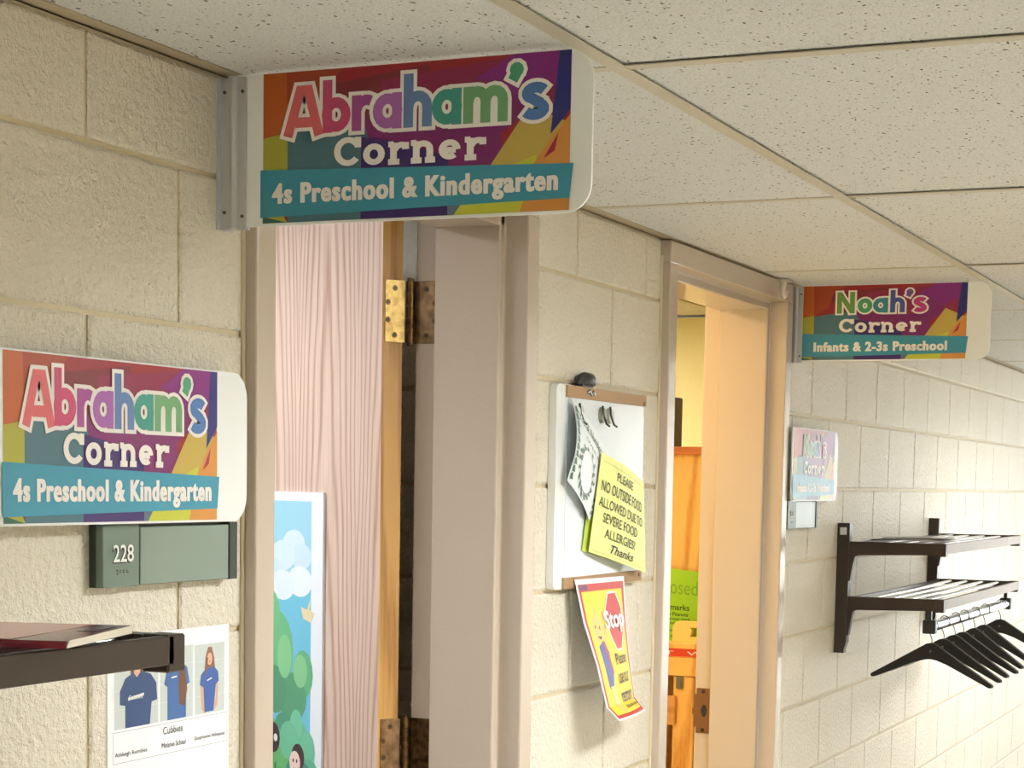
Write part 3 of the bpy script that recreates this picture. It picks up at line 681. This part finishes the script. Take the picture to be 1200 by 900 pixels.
# ================================================================= COAT RACKS
M_BROWN = mat('bronze paint', (56, 44, 37), .32, metal=.25, bump=[(700, .08, .0004)])
M_RAIL_SHEEN = mat('rail sheen', (120, 106, 92), .42, metal=.3)  # far rail's sheen put into the colour of the same bronze metal
M_BAR = mat('bright bar', (196, 200, 204), .16, metal=.9)
M_BLACK = mat('black plastic', (22, 22, 24), .35)
def coat_rack(x0, label, railmat, sides=(0, 1), has_rod=True, zof=0.0):
    """x0 = left arm; 1.42 m long"""
    L = 1.40; t = thing('coat_rack', (x0, 0, 1.15), label, 'coat rack', 'wall-mounted coat racks with two shelves')
    B = 1.15
    for i in sides:
        xa = 0 if i == 0 else L - .032
        e = MB()
        e.prism([(-.0, 1.152 - B), (-.030, 1.152 - B), (-.030, 1.160 - B), (-.037, 1.185 - B), (-.037, 1.543 - B), (0, 1.543 - B)], 'x', xa, xa + .034)
        u = e.build('upright', M_BROWN, t, world=False)
        e = MB(); e.box(xa - .001 if i == 0 else xa + .034, xa if i == 0 else xa + .035, -.028, -.008, 1.508 - B, 1.530 - B, b=.0); 
        e.build('label_sticker', mat('sticker', (206, 208, 204), .4), u, world=False)
        for zt in (1.488, 1.323):
            e = MB(); a0, a1 = xa + .004, xa + .030
            e.prism([(-.036, zt - B), (-.036, zt - .118 - B), (-.041, zt - .118 - B), (-.046, zt - .085 - B), (-.054, zt - .045 - B), (-.064, zt - .040 - B), (-.296, zt - .034 - B), (-.296, zt - B)], 'x', a0, a1)
            e.box(a0 - .003, a1 + .003, -.325, -.292, zt - .038 - B, zt + .001 - B, b=.002)
            e.build('shelf_arm', M_BROWN, t, world=False)
    for zt in (1.488, 1.323):
        e = MB(); e.box(.02, L - .02, -.350 + .025, -.338 + .025, zt - .030 - B, zt - B, b=.0012); e.box(.02, L - .02, -.333 + .02, -.300 + .008, zt - .030 - B, zt - .026 - B); e.build('front_rail', railmat, t, world=False)
        for k in range(4):
            yk = -.085 - .056 * k
            e = MB(); e.tube([(.02, yk, zt - .008 - B), (L - .02, yk, zt - .008 - B)], .0065, 12, flat=1.6); e.build('shelf_bar', M_BAR, t, world=False)
        e = MB(); e.box(.02, L - .02, -.045, -.037, zt - .028 - B, zt - .003 - B); e.build('back_rail', M_BROWN, t, world=False)
    # hanging rod below the lower shelf
    e = MB(); e.tube([(.015, -.283, 1.241 - B), (L - .015, -.283, 1.241 - B)], .0165, 16); e.build('hanging_rod', M_BAR, t, world=False)
    for xa in (.0, L - .034):
        e = MB(); e.box(xa + .002, xa + .034, -.302, -.264, 1.221 - B, 1.262 - B, b=.003); e.box(xa + .010, xa + .022, -.288, -.276, 1.26 - B, 1.292 - B); e.build('rod_holder', M_BLACK, t, world=False)
    return t
coat_rack(5.775, 'far coat rack with black hangers, on the wall right of the lit doorway', M_RAIL_SHEEN)
coat_rack(.298, 'near dark metal coat rack shelf carrying a magazine, cut off by the lower left edge', M_BROWN)

# hangers
def hanger(x, rz, label, grp='black hangers on the far coat rack'):
    t = thing('hanger', (x, -.283, 1.241), label, 'hanger', grp, rz)
    # local: arms along y, hook over the rod (rod runs along x)
    e = MB(); R = .0205
    pts = [(0, R * math.cos(math.radians(a)) * -1 if False else R * math.cos(math.radians(a)), R * math.sin(math.radians(a))) for a in range(200, -61, -20)]
    pts += [(0, .004, -.030), (0, .0, -.040), (0, 0, -.056)]
    e.tube(pts, .0016, 7); e.build('hook', mat('hook wire', (96, 96, 100), .25, metal=.9), t, world=False)
    top = [(0, -.050), (.015, -.053), (.214, -.158), (.217, -.164)]
    bot = [(.213, -.168), (.205, -.168), (.06, -.112), (.02, -.101), (0, -.099)]
    for s_ in (1, -1):
        e = MB(); P = [(s_ * a, b) for a, b in top + bot]
        e.prism(P, 'x', -.0055, .0055); e.build('arm', M_BLACK, t, world=False)
    e = MB(); e.disc((-.0056, .0, -.075), (-1, 0, 0), .004, .0008, 8); e.build('rivet', M_STEEL, t, world=False)
    return t
HX = [(5.832, -24, 'black hanger nearest the doorway end of the rack rod, its arms fully seen'),
      (6.02, -27, 'second black hanger from the doorway end of the rod'),
      (6.20, -30, 'third black hanger along the rod, from the doorway end'),
      (6.35, -28, 'fourth black hanger, in the middle of the rod'),
      (6.55, -34, 'fifth black hanger along the rod, from the doorway end'),
      (6.74, -32, 'sixth black hanger, next to last on the rod'),
      (7.06, -22, 'last black hanger at the far end of the rod, standing apart')]
for x, a, l in HX: hanger(x, math.radians(a), l)
# paper on the far rack's top shelf, magazine and bars on the near one
def sheet_grid(fn, nu, nv, name, material, parent, thick=.0006):
    mb = MB(); vs = [Vector(fn(i / nu, j / nv)) for j in range(nv + 1) for i in range(nu + 1)]
    n = (vs[1] - vs[0]).cross(vs[nu + 1] - vs[0]).normalized() * thick
    fs = [(j * (nu + 1) + i, j * (nu + 1) + i + 1, (j + 1) * (nu + 1) + i + 1, (j + 1) * (nu + 1) + i) for j in range(nv) for i in range(nu)]
    mb.add(vs, fs, 0, True); mb.add([v + n for v in vs], [f[::-1] for f in fs], 0, True)
    bd = [i for i in range(nu + 1)] + [(j + 1) * (nu + 1) - 1 for j in range(1, nv + 1)] + [nv * (nu + 1) + i for i in range(nu - 1, -1, -1)] + [j * (nu + 1) for j in range(nv - 1, 0, -1)]
    ring = [vs[k] for k in bd]; m_ = len(ring)
    mb.add(ring + [v + n for v in ring], [(i, (i + 1) % m_, (i + 1) % m_ + m_, i + m_) for i in range(m_)], 0)
    o = mb_build_flat(mb, name, material, parent); return o
t = thing('paper_stack', (5.93, -.17, 1.487), 'loose white papers lying on the upper shelf of the far coat rack', 'papers')
for k, (dx, dy, r_) in enumerate(((0, 0, .1), (.06, .01, -.12), (.17, -.015, .2))):
    cr, sr = math.cos(r_), math.sin(r_)
    sheet_grid(lambda u, v, k=k: (dx + (u - .5) * .24 * cr - (v - .5) * .28 * sr, dy * .5 + (u - .5) * .24 * sr + (v - .5) * .22 * cr, .0016 + .0022 * k + .006 * abs(u - .5) ** 2 + .004 * math.sin(3 * v)), 6, 6, 'sheet', mat('paper b', (206, 204, 200), .5), t)
A_ = Vector((1.632, -.305)); ab = Vector((-.1765, -.050)).normalized(); pe = Vector((ab.y, -ab.x)) ; pe = pe if pe.y > 0 else -pe
t = thing('magazine', (A_.x, A_.y, 1.4915), 'maroon-and-pink soft-covered magazine lying flat on the near coat rack shelf', 'magazine')
def mg(u, v, z): p = ab * u * .185 + pe * v * .27; return (p.x, p.y, z)
mb = MB(); mb.add([mg(.0, 0, .0008), mg(1, 0, .0008), mg(1, 1, .0008), mg(0, 1, .0008), mg(0, 0, .0085), mg(.96, 0, .0072), mg(.96, 1, .0072), mg(0, 1, .0085)], [(0, 1, 2, 3), (4, 7, 6, 5), (0, 4, 5, 1), (1, 5, 6, 2), (2, 6, 7, 3), (3, 7, 4, 0)])
mb.build('pages', mat('page edges', (222, 214, 196), .6), t, world=False)
mg_m = mat('maroon cover', (110, 36, 48), .18); pk = mat('pink cover', (206, 150, 146), .18)
mb = MB(); mb.add([mg(0, 0, .0087), mg(.5, 0, .0083), mg(1.0, 0, .0074), mg(1.01, 0, .0045), mg(1.0, 0, .0004), mg(0, 0, .0004), mg(0, 1, .0087), mg(.5, 1, .0083), mg(1.0, 1, .0074), mg(1.01, 1, .0045), mg(1.0, 1, .0004), mg(0, 1, .0004)], [(0, 1, 7, 6), (1, 2, 8, 7), (2, 3, 9, 8), (3, 4, 10, 9), (4, 5, 11, 10)])
mb.build('cover', mg_m, t, world=False)
mb = MB(); mb.add([mg(.02, .13, .0090), mg(.98, .20, .0078), mg(.98, .98, .0078), mg(.02, .98, .0090)], [(0, 1, 2, 3)]); mb.build('pink_band', pk, t, world=False)
mb = MB(); mb.add([mg(.1, .03, .0092), mg(.45, .04, .0088), mg(.45, .11, .0088), mg(.1, .09, .0092)], [(0, 1, 2, 3)]); mb.build('grey_patch', mat('grey patch', (122, 104, 106), .2), t, world=False)
MAG = t

# ================================================================= WHITEBOARD
t = thing('whiteboard', (3.468, 0, 1.443), 'small whiteboard with tan strips on the wall between the two doorways', 'whiteboard')
wl, wz0, wz1 = .500, 0, .396
pts = [(.012 * 0 + .0, .014), (.0, wz1 - .014)] + [(.014 - .014 * math.cos(a), wz1 - .014 + .014 * math.sin(a)) for a in (math.pi / 8, math.pi / 4, 3 * math.pi / 8, math.pi / 2)] + [(wl, wz1), (wl, 0)] + [(.014 - .014 * math.sin(a), .014 - .014 * math.cos(a)) for a in (0, math.pi / 8, math.pi / 4, 3 * math.pi / 8)]
mb = MB(); mb.prism(pts, 'y', -.016, -.001); mb.build('frame', mat('board frame', (232, 234, 232), .3), t, world=False)
mb = MB(); mb.box(.052, wl - .006, -.0175, -.0155, .02, wz1 - .02); mb.build('writing_surface', mat('board white', (226, 234, 240), .12), t, world=False)
cork = mat('tan strip', (160, 128, 92), .6, bump=[(500, .4, .001)])
mb = MB(); mb.box(.045, wl, -.021, -.016, wz1 - .024, wz1 - .001); mb.build('top_strip', cork, t, world=False)
mb = MB(); mb.box(.045, wl - .006, -.021, -.016, .0, .022); mb.build('bottom_strip', cork, t, world=False)
for x_, z_ in ((wl - .014, wz1 - .018), (wl - .022, .013)):
    mb = MB(); mb.disc((x_, -.021, z_), (0, -1, 0), .004, .002, 8); mb.build('rivet', M_BRONZE, t, world=False)
mb = MB(); mb.tube([(.145, -.0215, wz1 - .012), (.155, -.024, wz1 - .007), (.165, -.024, wz1 - .016), (.175, -.024, wz1 - .008), (.185, -.0215, wz1 - .014)], .003, 6); mb.build('clip', mat('chrome', (200, 200, 200), .2, metal=1), t, world=False)
t2 = thing('magnet_knob', (3.622, -.012, 1.843), 'black round knob on the top edge of the whiteboard', 'knob')
mb = MB(); mb.tube([(-.036, 0, .0), (-.030, 0, .008), (-.012, -.004, .012), (.012, -.006, .011), (.030, -.004, .006), (.036, 0, .0)], [.004, .010, .0135, .0135, .010, .004], 12); mb.box(-.03, .03, -.008, .008, -.004, .004); mb.build('grip', M_BLACK, t2, world=False)
mb = MB(); mb.tube([(-.02, -.011, .012), (.0, -.014, .016), (.02, -.012, .012)], .0025, 6); mb.build('ridge', mat('grey rubber', (90, 90, 92), .4), t2, world=False)
for i, (x_, l_) in enumerate(((3.705, 'round silver ring hook on the whiteboard, left one of the close pair'), (3.748, 'white curved magnetic hook on the whiteboard, right one of the close pair'), (3.578, 'small round clip holding the drawing at the top left of the whiteboard'))):
    t3 = thing('magnetic_hook', (x_, -.0175, 1.787), l_, 'hook', 'hooks on the whiteboard')
    mb = MB(); mb.tube([(0, -.0, 0), (0, -.007, 0)], [.017, .015], 18); mb.build('magnet', mat('hook white' if i else 'hook grey', (176, 180, 172) if i else (140, 142, 128), .3), t3, world=False)
    mb = MB(); mb.tube([(-.012 + .004 * 0, -.008, .018), (-.017, -.012, .0), (-.010, -.016, -.018), (.002, -.018, -.022)], .0022, 7); mb.build('wire', mat('dark wire', (60, 66, 62), .3, metal=.6), t3, world=False)
# drawing sheet, hung slantwise from the top-left hook, its left side curling
t = thing('wreath_drawing', (3.50, -.02, 1.60), 'curled pale sheet with a dark leafy wreath drawing, clipped to the whiteboard', 'drawing')
def dr(u, v):    # u across, v up
    tl = Vector((3.520, -.026, 1.815)); tr = Vector((3.745, -.0225, 1.705)); bl = Vector((3.490, -.032, 1.655)); br = Vector((3.625, -.028, 1.575))
    p = tl * (1 - u) * v + tr * u * v + bl * (1 - u) * (1 - v) + br * u * (1 - v)
    p.y -= .016 * math.sin(math.pi * v) * (1 - u) ** 2 + .006 * math.sin(math.pi * u)
    return p
def drl(u, v, d=0): p = dr(u, v) - Vector((3.50, -.02, 1.60)); p.y -= d; return tuple(p)
sheet_grid(lambda u, v: drl(u, v), 10, 10, 'sheet', mat('pale sheet', (226, 234, 236), .5), t, -.0004)
gi = (84, 110, 102); rv = []
random.seed(3)
for k in range(34):
    a = k / 34 * 2 * math.pi; cx, cy = .46 + .27 * math.cos(a), .36 + .28 * math.sin(a); an = a + random.uniform(.6, 1.4) + (math.pi if k % 2 else 0); ln = random.uniform(.06, .11)
    if .2 < (a / 2 / math.pi) < .3: continue
    dx, dy = math.cos(an) * ln, math.sin(an) * ln
    rv.append((gi, [(cx, cy), (cx + dx * .5 - dy * .3, cy + dy * .5 + dx * .3), (cx + dx, cy + dy), (cx + dx * .5 + dy * .3, cy + dy * .5 - dx * .3)]))
for k in range(40):
    a = k / 40 * 2 * math.pi; b_ = (k + 1) / 40 * 2 * math.pi
    rv.append(((120, 134, 130), [(.46 + .25 * math.cos(a), .36 + .26 * math.sin(a)), (.46 + .25 * math.cos(b_), .36 + .26 * math.sin(b_)), (.46 + .238 * math.cos(b_), .36 + .248 * math.sin(b_)), (.46 + .238 * math.cos(a), .36 + .248 * math.sin(a))]))
for k in range(9):   # leaves along the right side
    y_ = .05 + k * .09; rv.append((gi, [(.93, y_), (.97, y_ + .035), (.94, y_ + .07), (.90, y_ + .03)]))
for k in range(10): y_ = .04 + k * .09; rv.append((gi, [(.03, y_), (.10, y_ + .02), (.06, y_ + .09), (.02, y_ + .06)]))
flat_polys('ink_wreath', rv, drl, t, .0010, .00001, grid=(10, 10))['kind'] = 'stuff'
print_text('lettering', 'You & Numbers', (.12, .82, .80, .92), drl, mat('dark green ink', (84, 104, 100), .5), t, .0013, shear=.3)
print_text('lettering', 'OVER IS A', (.30, .70, .9, .745), drl, mat('dark green ink', (84, 104, 100), .5), t, .0013)
random.seed(11)
# yellow allergy notice
t = thing('allergy_notice', (3.64, -.02, 1.46), 'pale yellow notice about outside food and severe food allergies, tilted on the whiteboard', 'notice')
def ye(u, v, d=0):
    tl = Vector((3.664, -.0365, 1.712)); tr = Vector((3.938, -.030, 1.652)); bl = Vector((3.619, -.0300, 1.514)); br = Vector((3.916, -.046, 1.462))
    p = tl * (1 - u) * v + tr * u * v + bl * (1 - u) * (1 - v) + br * u * (1 - v)
    p.y -= .010 * math.sin(math.pi * u) * (.4 + .6 * v) + d
    return tuple(p - Vector((3.64, -.02, 1.46)))
M_YP = mat('yellow paper', (232, 234, 150), .5)
sheet_grid(lambda u, v: ye(u, v), 10, 8, 'sheet', M_YP, t, -.0005)
def behind(u, v):
    p = Vector(ye(u, v)); return tuple(p + Vector((-.012 * (1 - u), .006 + .004 * (1 - u), .002)))
sheet_grid(behind, 6, 6, 'green_backing', mat('lime paper', (186, 208, 84), .5), t, -.0004)
SI = mat('notice ink', (70, 78, 40), .5)
for s_, bx in (('PLEASE', (.30, .80, .64, .89)), ('NO OUTSIDE FOOD', (.06, .635, .90, .745)), ('ALLOWED DUE TO', (.05, .48, .92, .58)), ('SEVERE FOOD', (.14, .335, .80, .435)), ('ALLERGIES!', (.20, .19, .76, .285))):
    print_text('lettering', s_, bx, ye, SI, t, .0012, fat=.008)
print_text('lettering', 'Thanks', (.32, .055, .74, .145), ye, mat('black ink', (44, 46, 52), .5), t, .0012, fat=.012, shear=.4)
flat_polys('ruled_lines', [((170, 176, 110), [(.04, a), (.96, a), (.96, a + .004), (.04, a + .004)]) for a in (.025, .925)], ye, t, .0012, grid=(10, 8))
# stop poster: hung from the board's lower strip, bottom edge kicked out
t = thing('stop_poster', (3.56, -.022, 1.46), 'yellow stop poster with a red stop shape and cartoon child, curling below the whiteboard', 'poster')
LP = [(3.5595, -.0245, 1.460), (3.574, -.040, 1.375), (3.585, -.066, 1.290), (3.600, -.083, 1.206), (3.612, -.106, 1.180)]
RP = [(3.8440, -.0235, 1.457), (3.856, -.026, 1.375), (3.866, -.032, 1.290), (3.874, -.044, 1.200), (3.880, -.066, 1.172)]
def st_(u, v, d=0):
    s_ = (1 - v) * 4; i = min(int(max(s_, 0)), 3); f_ = s_ - i
    L_ = Vector(LP[i]).lerp(Vector(LP[i + 1]), f_); R_ = Vector(RP[i]).lerp(Vector(RP[i + 1]), f_)
    p = L_.lerp(R_, u); p.y -= d + .012 * math.sin(math.pi * u) * (1 - v) * .5
    return tuple(p - Vector((3.56, -.022, 1.46)))
sheet_grid(lambda u, v: st_(u, v), 10, 16, 'sheet', M_PAPER, t, -.0005)
YE = (236, 206, 44); RD = (186, 42, 40); SK = (232, 186, 108); BL = (70, 72, 140)
def strip(u0, u1, v0, v1, c): return [(c, [(u0, v0), (u1, v0), (u1, v1), (u0, v1)])]
pol = strip(.03, .97, .03, .97, RD) 
flat_polys('red_border', pol, st_, t, .0004, 0, grid=(10, 16))
flat_polys('yellow_field', strip(.07, .92, .085, .925, YE), st_, t, .0006, 0, grid=(10, 16))
flat_polys('corner_mark', [((90, 60, 90), [(.05, .935), (.2, .935), (.2, .965), (.05, .965)])], st_, t, .0009, 0, grid=(10, 16))
oc = [(.60, .90), (.76, .90), (.86, .80), (.86, .66), (.76, .56), (.62, .56), (.52, .66), (.50, .80)]
cxo, cyo = .68, .73
ocw = [(cxo + (a - cxo) * 1.1, cyo + (b - cyo) * 1.07) for a, b in oc]
flat_polys('stop_shape', [((238, 236, 232), ocw), (RD, oc)], st_, t, .0010, .0002, grid=(10, 16))
print_text('lettering', 'Stop', (.42, .655, .90, .80), st_, mat('print white', (236, 232, 228), .32), t, .0030, fat=.03)
for s_, bx in (('Please', (.50, .47, .82, .54)), ('use our', (.48, .36, .82, .42)), ('restroom', (.46, .25, .84, .32)), ('thank you', (.46, .14, .90, .215))):
    print_text('lettering', s_, bx, st_, INK, t, .0026, fat=.012)
kid = [(SK, ell(.25, .70, .115, .085)), (SK, [(.22, .77), (.28, .78), (.27, .83), (.23, .83)]), (SK, [(.36, .60), (.43, .62), (.47, .74), (.43, .77), (.40, .76)]), (SK, ell(.43, .78, .045, .022, 10)),
       (BL, [(.17, .60), (.30, .63), (.38, .56), (.37, .42), (.27, .31), (.19, .36)]), (RD, [(.29, .63), (.33, .62), (.40, .44), (.37, .42)]), (SK, [(.22, .36), (.33, .36), (.40, .20), (.34, .14), (.26, .20)]),
       (SK, ell(.36, .13, .07, .03, 10)), ((60, 40, 30), ell(.20, .715, .012, .012, 8)), ((60, 40, 30), ell(.29, .705, .012, .012, 8)), ((90, 40, 30), [(.20, .66), (.30, .655), (.26, .635)])]
flat_polys('cartoon_child', kid, st_, t, .0009, .00004, grid=(10, 16))

# ================================================================= DOOR POSTER on the open leaf
mt = Matrix.Translation(PIV) @ Matrix.Rotation(-AL, 4, 'Z')
orig = mt @ Vector((-.0455, .200, 1.02))
t = thing('door_poster', orig, 'tall white-bordered cartoon poster of trees, clouds and sky on the open door', 'poster', rz=-AL)
PW = .42; PH = .603
mb = MB(); mb.box(-.006, -.0002, 0, PW, 0, PH); mb.build('board', mat('poster board', (236, 242, 250), .3), t, world=False)
dm = lambda u, v, d: (-.006 - d, u, v)   # u: metres from the right edge, deeper into the room; v up
sky = (160, 212, 232)
L_ = [(sky, [(.045, .0), (PW - .03, .0), (PW - .03, PH - .018), (.045, PH - .018)]), ((120, 198, 226), [(.045, .0), (.30, .0), (.30, .36), (.045, .42)])]
for cx, cy, r1, c in ((.115, .50, .045, (214, 234, 246)), (.085, .475, .042, (206, 230, 246)), (.16, .475, .05, (214, 234, 246)), (.20, .44, .045, (206, 230, 246)), (.09, .425, .05, (232, 242, 250)), (.16, .415, .05, (226, 240, 250)), (.24, .40, .06, (232, 242, 250))):
    L_.append((c, ell(cx, cy, r1, r1 * .62)))
L_.append(((236, 220, 180), [(.03, .365), (.045, .345), (.075, .352), (.085, .375), (.06, .37), (.045, .395), (.05, .37)]))
for cx, cy, rx, ry, c in ((.19, .28, .075, .085, (116, 190, 140)), (.23, .36, .06, .05, (120, 194, 142)), (.075, .24, .04, .048, (108, 184, 140)), (.12, .19, .06, .05, (96, 164, 128)), (.19, .20, .05, .05, (92, 158, 124)), (.085, .245, .028, .034, (140, 204, 150)), (.15, .27, .03, .045, (140, 206, 152))):
    L_.append((c, ell(cx, cy, rx, ry)))
L_ += [((110, 186, 120), [(.045, 0), (PW - .03, 0), (PW - .03, .12), (.2, .14), (.045, .10)]), ((88, 160, 132), ell(.15, .135, .035, .02))]
for cx, cy, rx, ry, c in ((.10, .10, .05, .05, (112, 192, 158)), (.055, .085, .03, .042, (118, 198, 164)), (.10, .135, .025, .032, (124, 202, 168)), (.13, .10, .04, .04, (116, 196, 160)), (.05, .05, .035, .022, (106, 184, 152)), (.09, .045, .05, .02, (82, 150, 130))):
    L_.append((c, ell(cx, cy, rx, ry)))
L_ += [((96, 184, 116), [(.06, 0), (.3, 0), (.3, .06), (.06, .03)]), ((74, 60, 66), ell(.195, .10, .028, .032)), ((240, 240, 240), ell(.185, .10, .008, .008)), ((70, 60, 60), [(.19, 0), (.194, 0), (.186, .05), (.182, .05)]),
       ((78, 62, 68), ell(.092, .070, .026, .028)), ((240, 214, 206), ell(.104, .058, .022, .024)), ((60, 50, 52), ell(.110, .062, .003, .004, 8)), ((60, 50, 52), ell(.096, .062, .003, .004, 8)), ((170, 80, 80), [(.098, .046), (.110, .048), (.104, .043)]), ((214, 90, 96), [(.08, 0), (.13, 0), (.118, .036), (.094, .036)])]
L_ = [(c, [(p[0], max(p[1], .0)) for p in q]) for c, q in L_]
L_ = [(c, [(p[0], max(p[1], .0)) for p in q]) for c, q in L_]
# characters sit a little higher so that they end at the foot of the sheet seen in the photograph
flat_polys('picture', L_, dm, t, .0002, .00003, .3)

# ================================================================= CEILING HOOK by the lit doorway
t = thing('ceiling_hook', (5.005, -.028, CEIL), 'small white plastic hook hanging at the ceiling edge above the lit doorway', 'hook')
mb = MB(); mb.box(-.022, .028, -.014, .012, -.006, 0, b=.001); mb.build('base', mat('hook plastic', (214, 208, 196), .4), t, world=False)
mb = MB(); mb.tube([(-.010, 0, -.004), (-.016, 0, -.022), (-.014, 0, -.038), (-.002, 0, -.046), (.012, 0, -.040), (.016, 0, -.030)], [.009, .008, .007, .006, .0055, .005], 10); mb.build('hook_arm', mat('hook plastic', (214, 208, 196), .4), t, world=False)

# ================================================================= LIT CLASSROOM: cabinet and what is on it
M_PINE = wood('pine', (240, 196, 116), (206, 142, 66), 'Z', 1.0, .4, .14, 7, 5)
M_PINE2 = wood('orange pine', (216, 132, 64), (184, 98, 44), 'Y', 1.0, .4, .1, 9, 4)
cx0 = 6.40
t = thing('pine_cabinet', (cx0, .30, 0), 'tall pine cabinet with an orange top edge, seen through the lit doorway', 'cabinet')
mb = MB(); mb.box(cx0, cx0 + .40, .30, 1.25, 1.752, 1.780, b=.003); mb.build('top', M_PINE2, t)
mb = MB(); mb.box(cx0 + .02, cx0 + .04, .32, 1.23, 1.10, 1.752); mb.build('upper_panel', M_PINE, t)
for y in (.32, 1.23): mb = MB(); mb.box(cx0 + .01, cx0 + .39, y - .012, y + .012, 0, 1.752); mb.build('side', M_PINE, t)
mb = MB(); mb.box(cx0 - .10, cx0 + .38, .33, 1.22, 1.062, 1.112, b=.003); mb.build('shelf', M_PINE, t)
mb = MB(); mb.box(cx0 - .10, cx0 - .085, .34, 1.21, 1.000, 1.062); mb.build('shelf_lip', M_PINE, t)
mb = MB(); mb.box(cx0 + .36, cx0 + .38, .33, 1.22, .05, 1.752); mb.build('back', M_PINE, t)
for k in range(8):
    y = .40 + k * .105
    mb = MB(); mb.box(cx0 - .09, cx0 - .06, y, y + .075, .06, 1.000, b=.004); mb.build('slat', M_PINE, t)
mb = MB(); mb.box(cx0 - .092, cx0 - .05, .34, 1.21, .03, .07); mb.build('bottom_rail', M_PINE, t)
t = thing('warning_strip', (cx0 - .1012, .6, 1.048), 'red strip of tape with white lettering along the cabinet shelf edge', 'label strip')
mb = MB(); mb.box(cx0 - .1012, cx0 - .1004, .36, 1.18, 1.066, 1.093); mb.build('tape', mat('red tape', (214, 62, 40), .4), t)
print_text('lettering', 'AVERTISSEMENT   WARNING', (0, 0, 1, 1), lambda u, v, d: (-.0002 - d, .40 - u * .74 + .1, .0235 + v * .013), matte('white', (236, 232, 228)), t, .0004, fat=.01)
t = thing('green_flyer', (cx0 + .0, .62, 1.10), 'bright green flyer pinned to the pine cabinet beyond the lit doorway', 'flyer')
def gf(u, v, d=0): return (-.004 - .014 * math.sin(math.pi * u) - .012 * v * (1 - v) - d, .20 - u * .22, .008 + v * (.262 - .02 * u))
sheet_grid(lambda u, v: gf(u, v), 8, 6, 'sheet', mat('lime flyer', (150, 212, 30), .45), t, .0005)
GI = mat('flyer ink', (40, 74, 20), .5)
print_text('lettering', 'Closed', (.2, .66, .86, .86), gf, mat('flyer faint ink', (120, 176, 40), .5), t, .0012)
for s_, bx in (('Remarks', (.3, .44, .74, .52)), ('No Peanuts', (.34, .36, .72, .41)), ('Classroom snack', (.3, .30, .76, .34)), ('for today only', (.3, .23, .72, .28)), ('please ask', (.3, .14, .7, .18)), ('8 am', (.34, .06, .6, .11))):
    print_text('lettering', s_, bx, gf, GI, t, .0012, fat=.012)
t = thing('slotted_board', (cx0 - .06, .60, 1.112), 'pale wooden board with a rounded corner and hand slot, standing on the cabinet shelf', 'board')
pts = [(.098, .0), (.098, .045)] + [(.073 + .025 * math.cos(a), .048 + .025 * math.sin(a)) for a in (.3, .7, 1.1, 1.5)] + [(-.2, .073), (-.2, 0)]
slot = []
mb = MB(); mb.prism([(.098, 0), (.098, .02), (-.2, .02), (-.2, 0)], 'x', -.012, .012); mb.prism([(.098, .02), (.098, .048)] + [(.073 + .025 * math.cos(a), .048 + .025 * math.sin(a)) for a in (.4, .8, 1.2, 1.57)] + [(.045, .073), (.038, .052), (.030, .044), (.03, .032), (.036, .02)], 'x', -.012, .012)
mb.prism([(.045, .073), (-.2, .073), (-.2, .052), (.038, .052)], 'x', -.012, .012); mb.build('panel', mat('pale plywood', (242, 214, 130), .45), t, world=False)
t = thing('cabinet_latch', (cx0 - .095, .70, .86), 'wooden block with a metal latch across the cabinet slats', 'latch')
mb = MB(); mb.box(-.016, .004, -.03, .12, -.03, .07, b=.003); mb.build('block', wood('tan wood', (214, 158, 98), (190, 132, 76), 'Y', 1, .4, .1, 9, 4), t, world=False)
mb = MB(); mb.box(-.026, -.016, .012, .10, .010, .026, b=.002); mb.build('bolt', M_STEEL, t, world=False)
t = thing('door_catch', (cx0 - .092, .66, .985), 'small grey metal catch high on the cabinet slats', 'catch')
mb = MB(); mb.box(-.008, .0, -.012, .012, -.03, .012, b=.001); mb.box(-.012, -.008, -.006, .006, -.024, -.004); mb.build('catch_body', M_STEEL, t, world=False)
t = thing('upright_case', (cx0 + .15, .855, 1.78), 'dark grey upright case standing on top of the pine cabinet', 'case')
mb = MB(); mb.box(-.05, .05, -.083, .25, 0, .174, b=.004); mb.build('case_body', mat('dark grey', (84, 84, 76), .5), t, world=False)
mb = MB(); mb.box(-.053, -.049, -.07, .237, .012, .162); mb.build('case_face', mat('dark face', (70, 72, 68), .3), t, world=False)
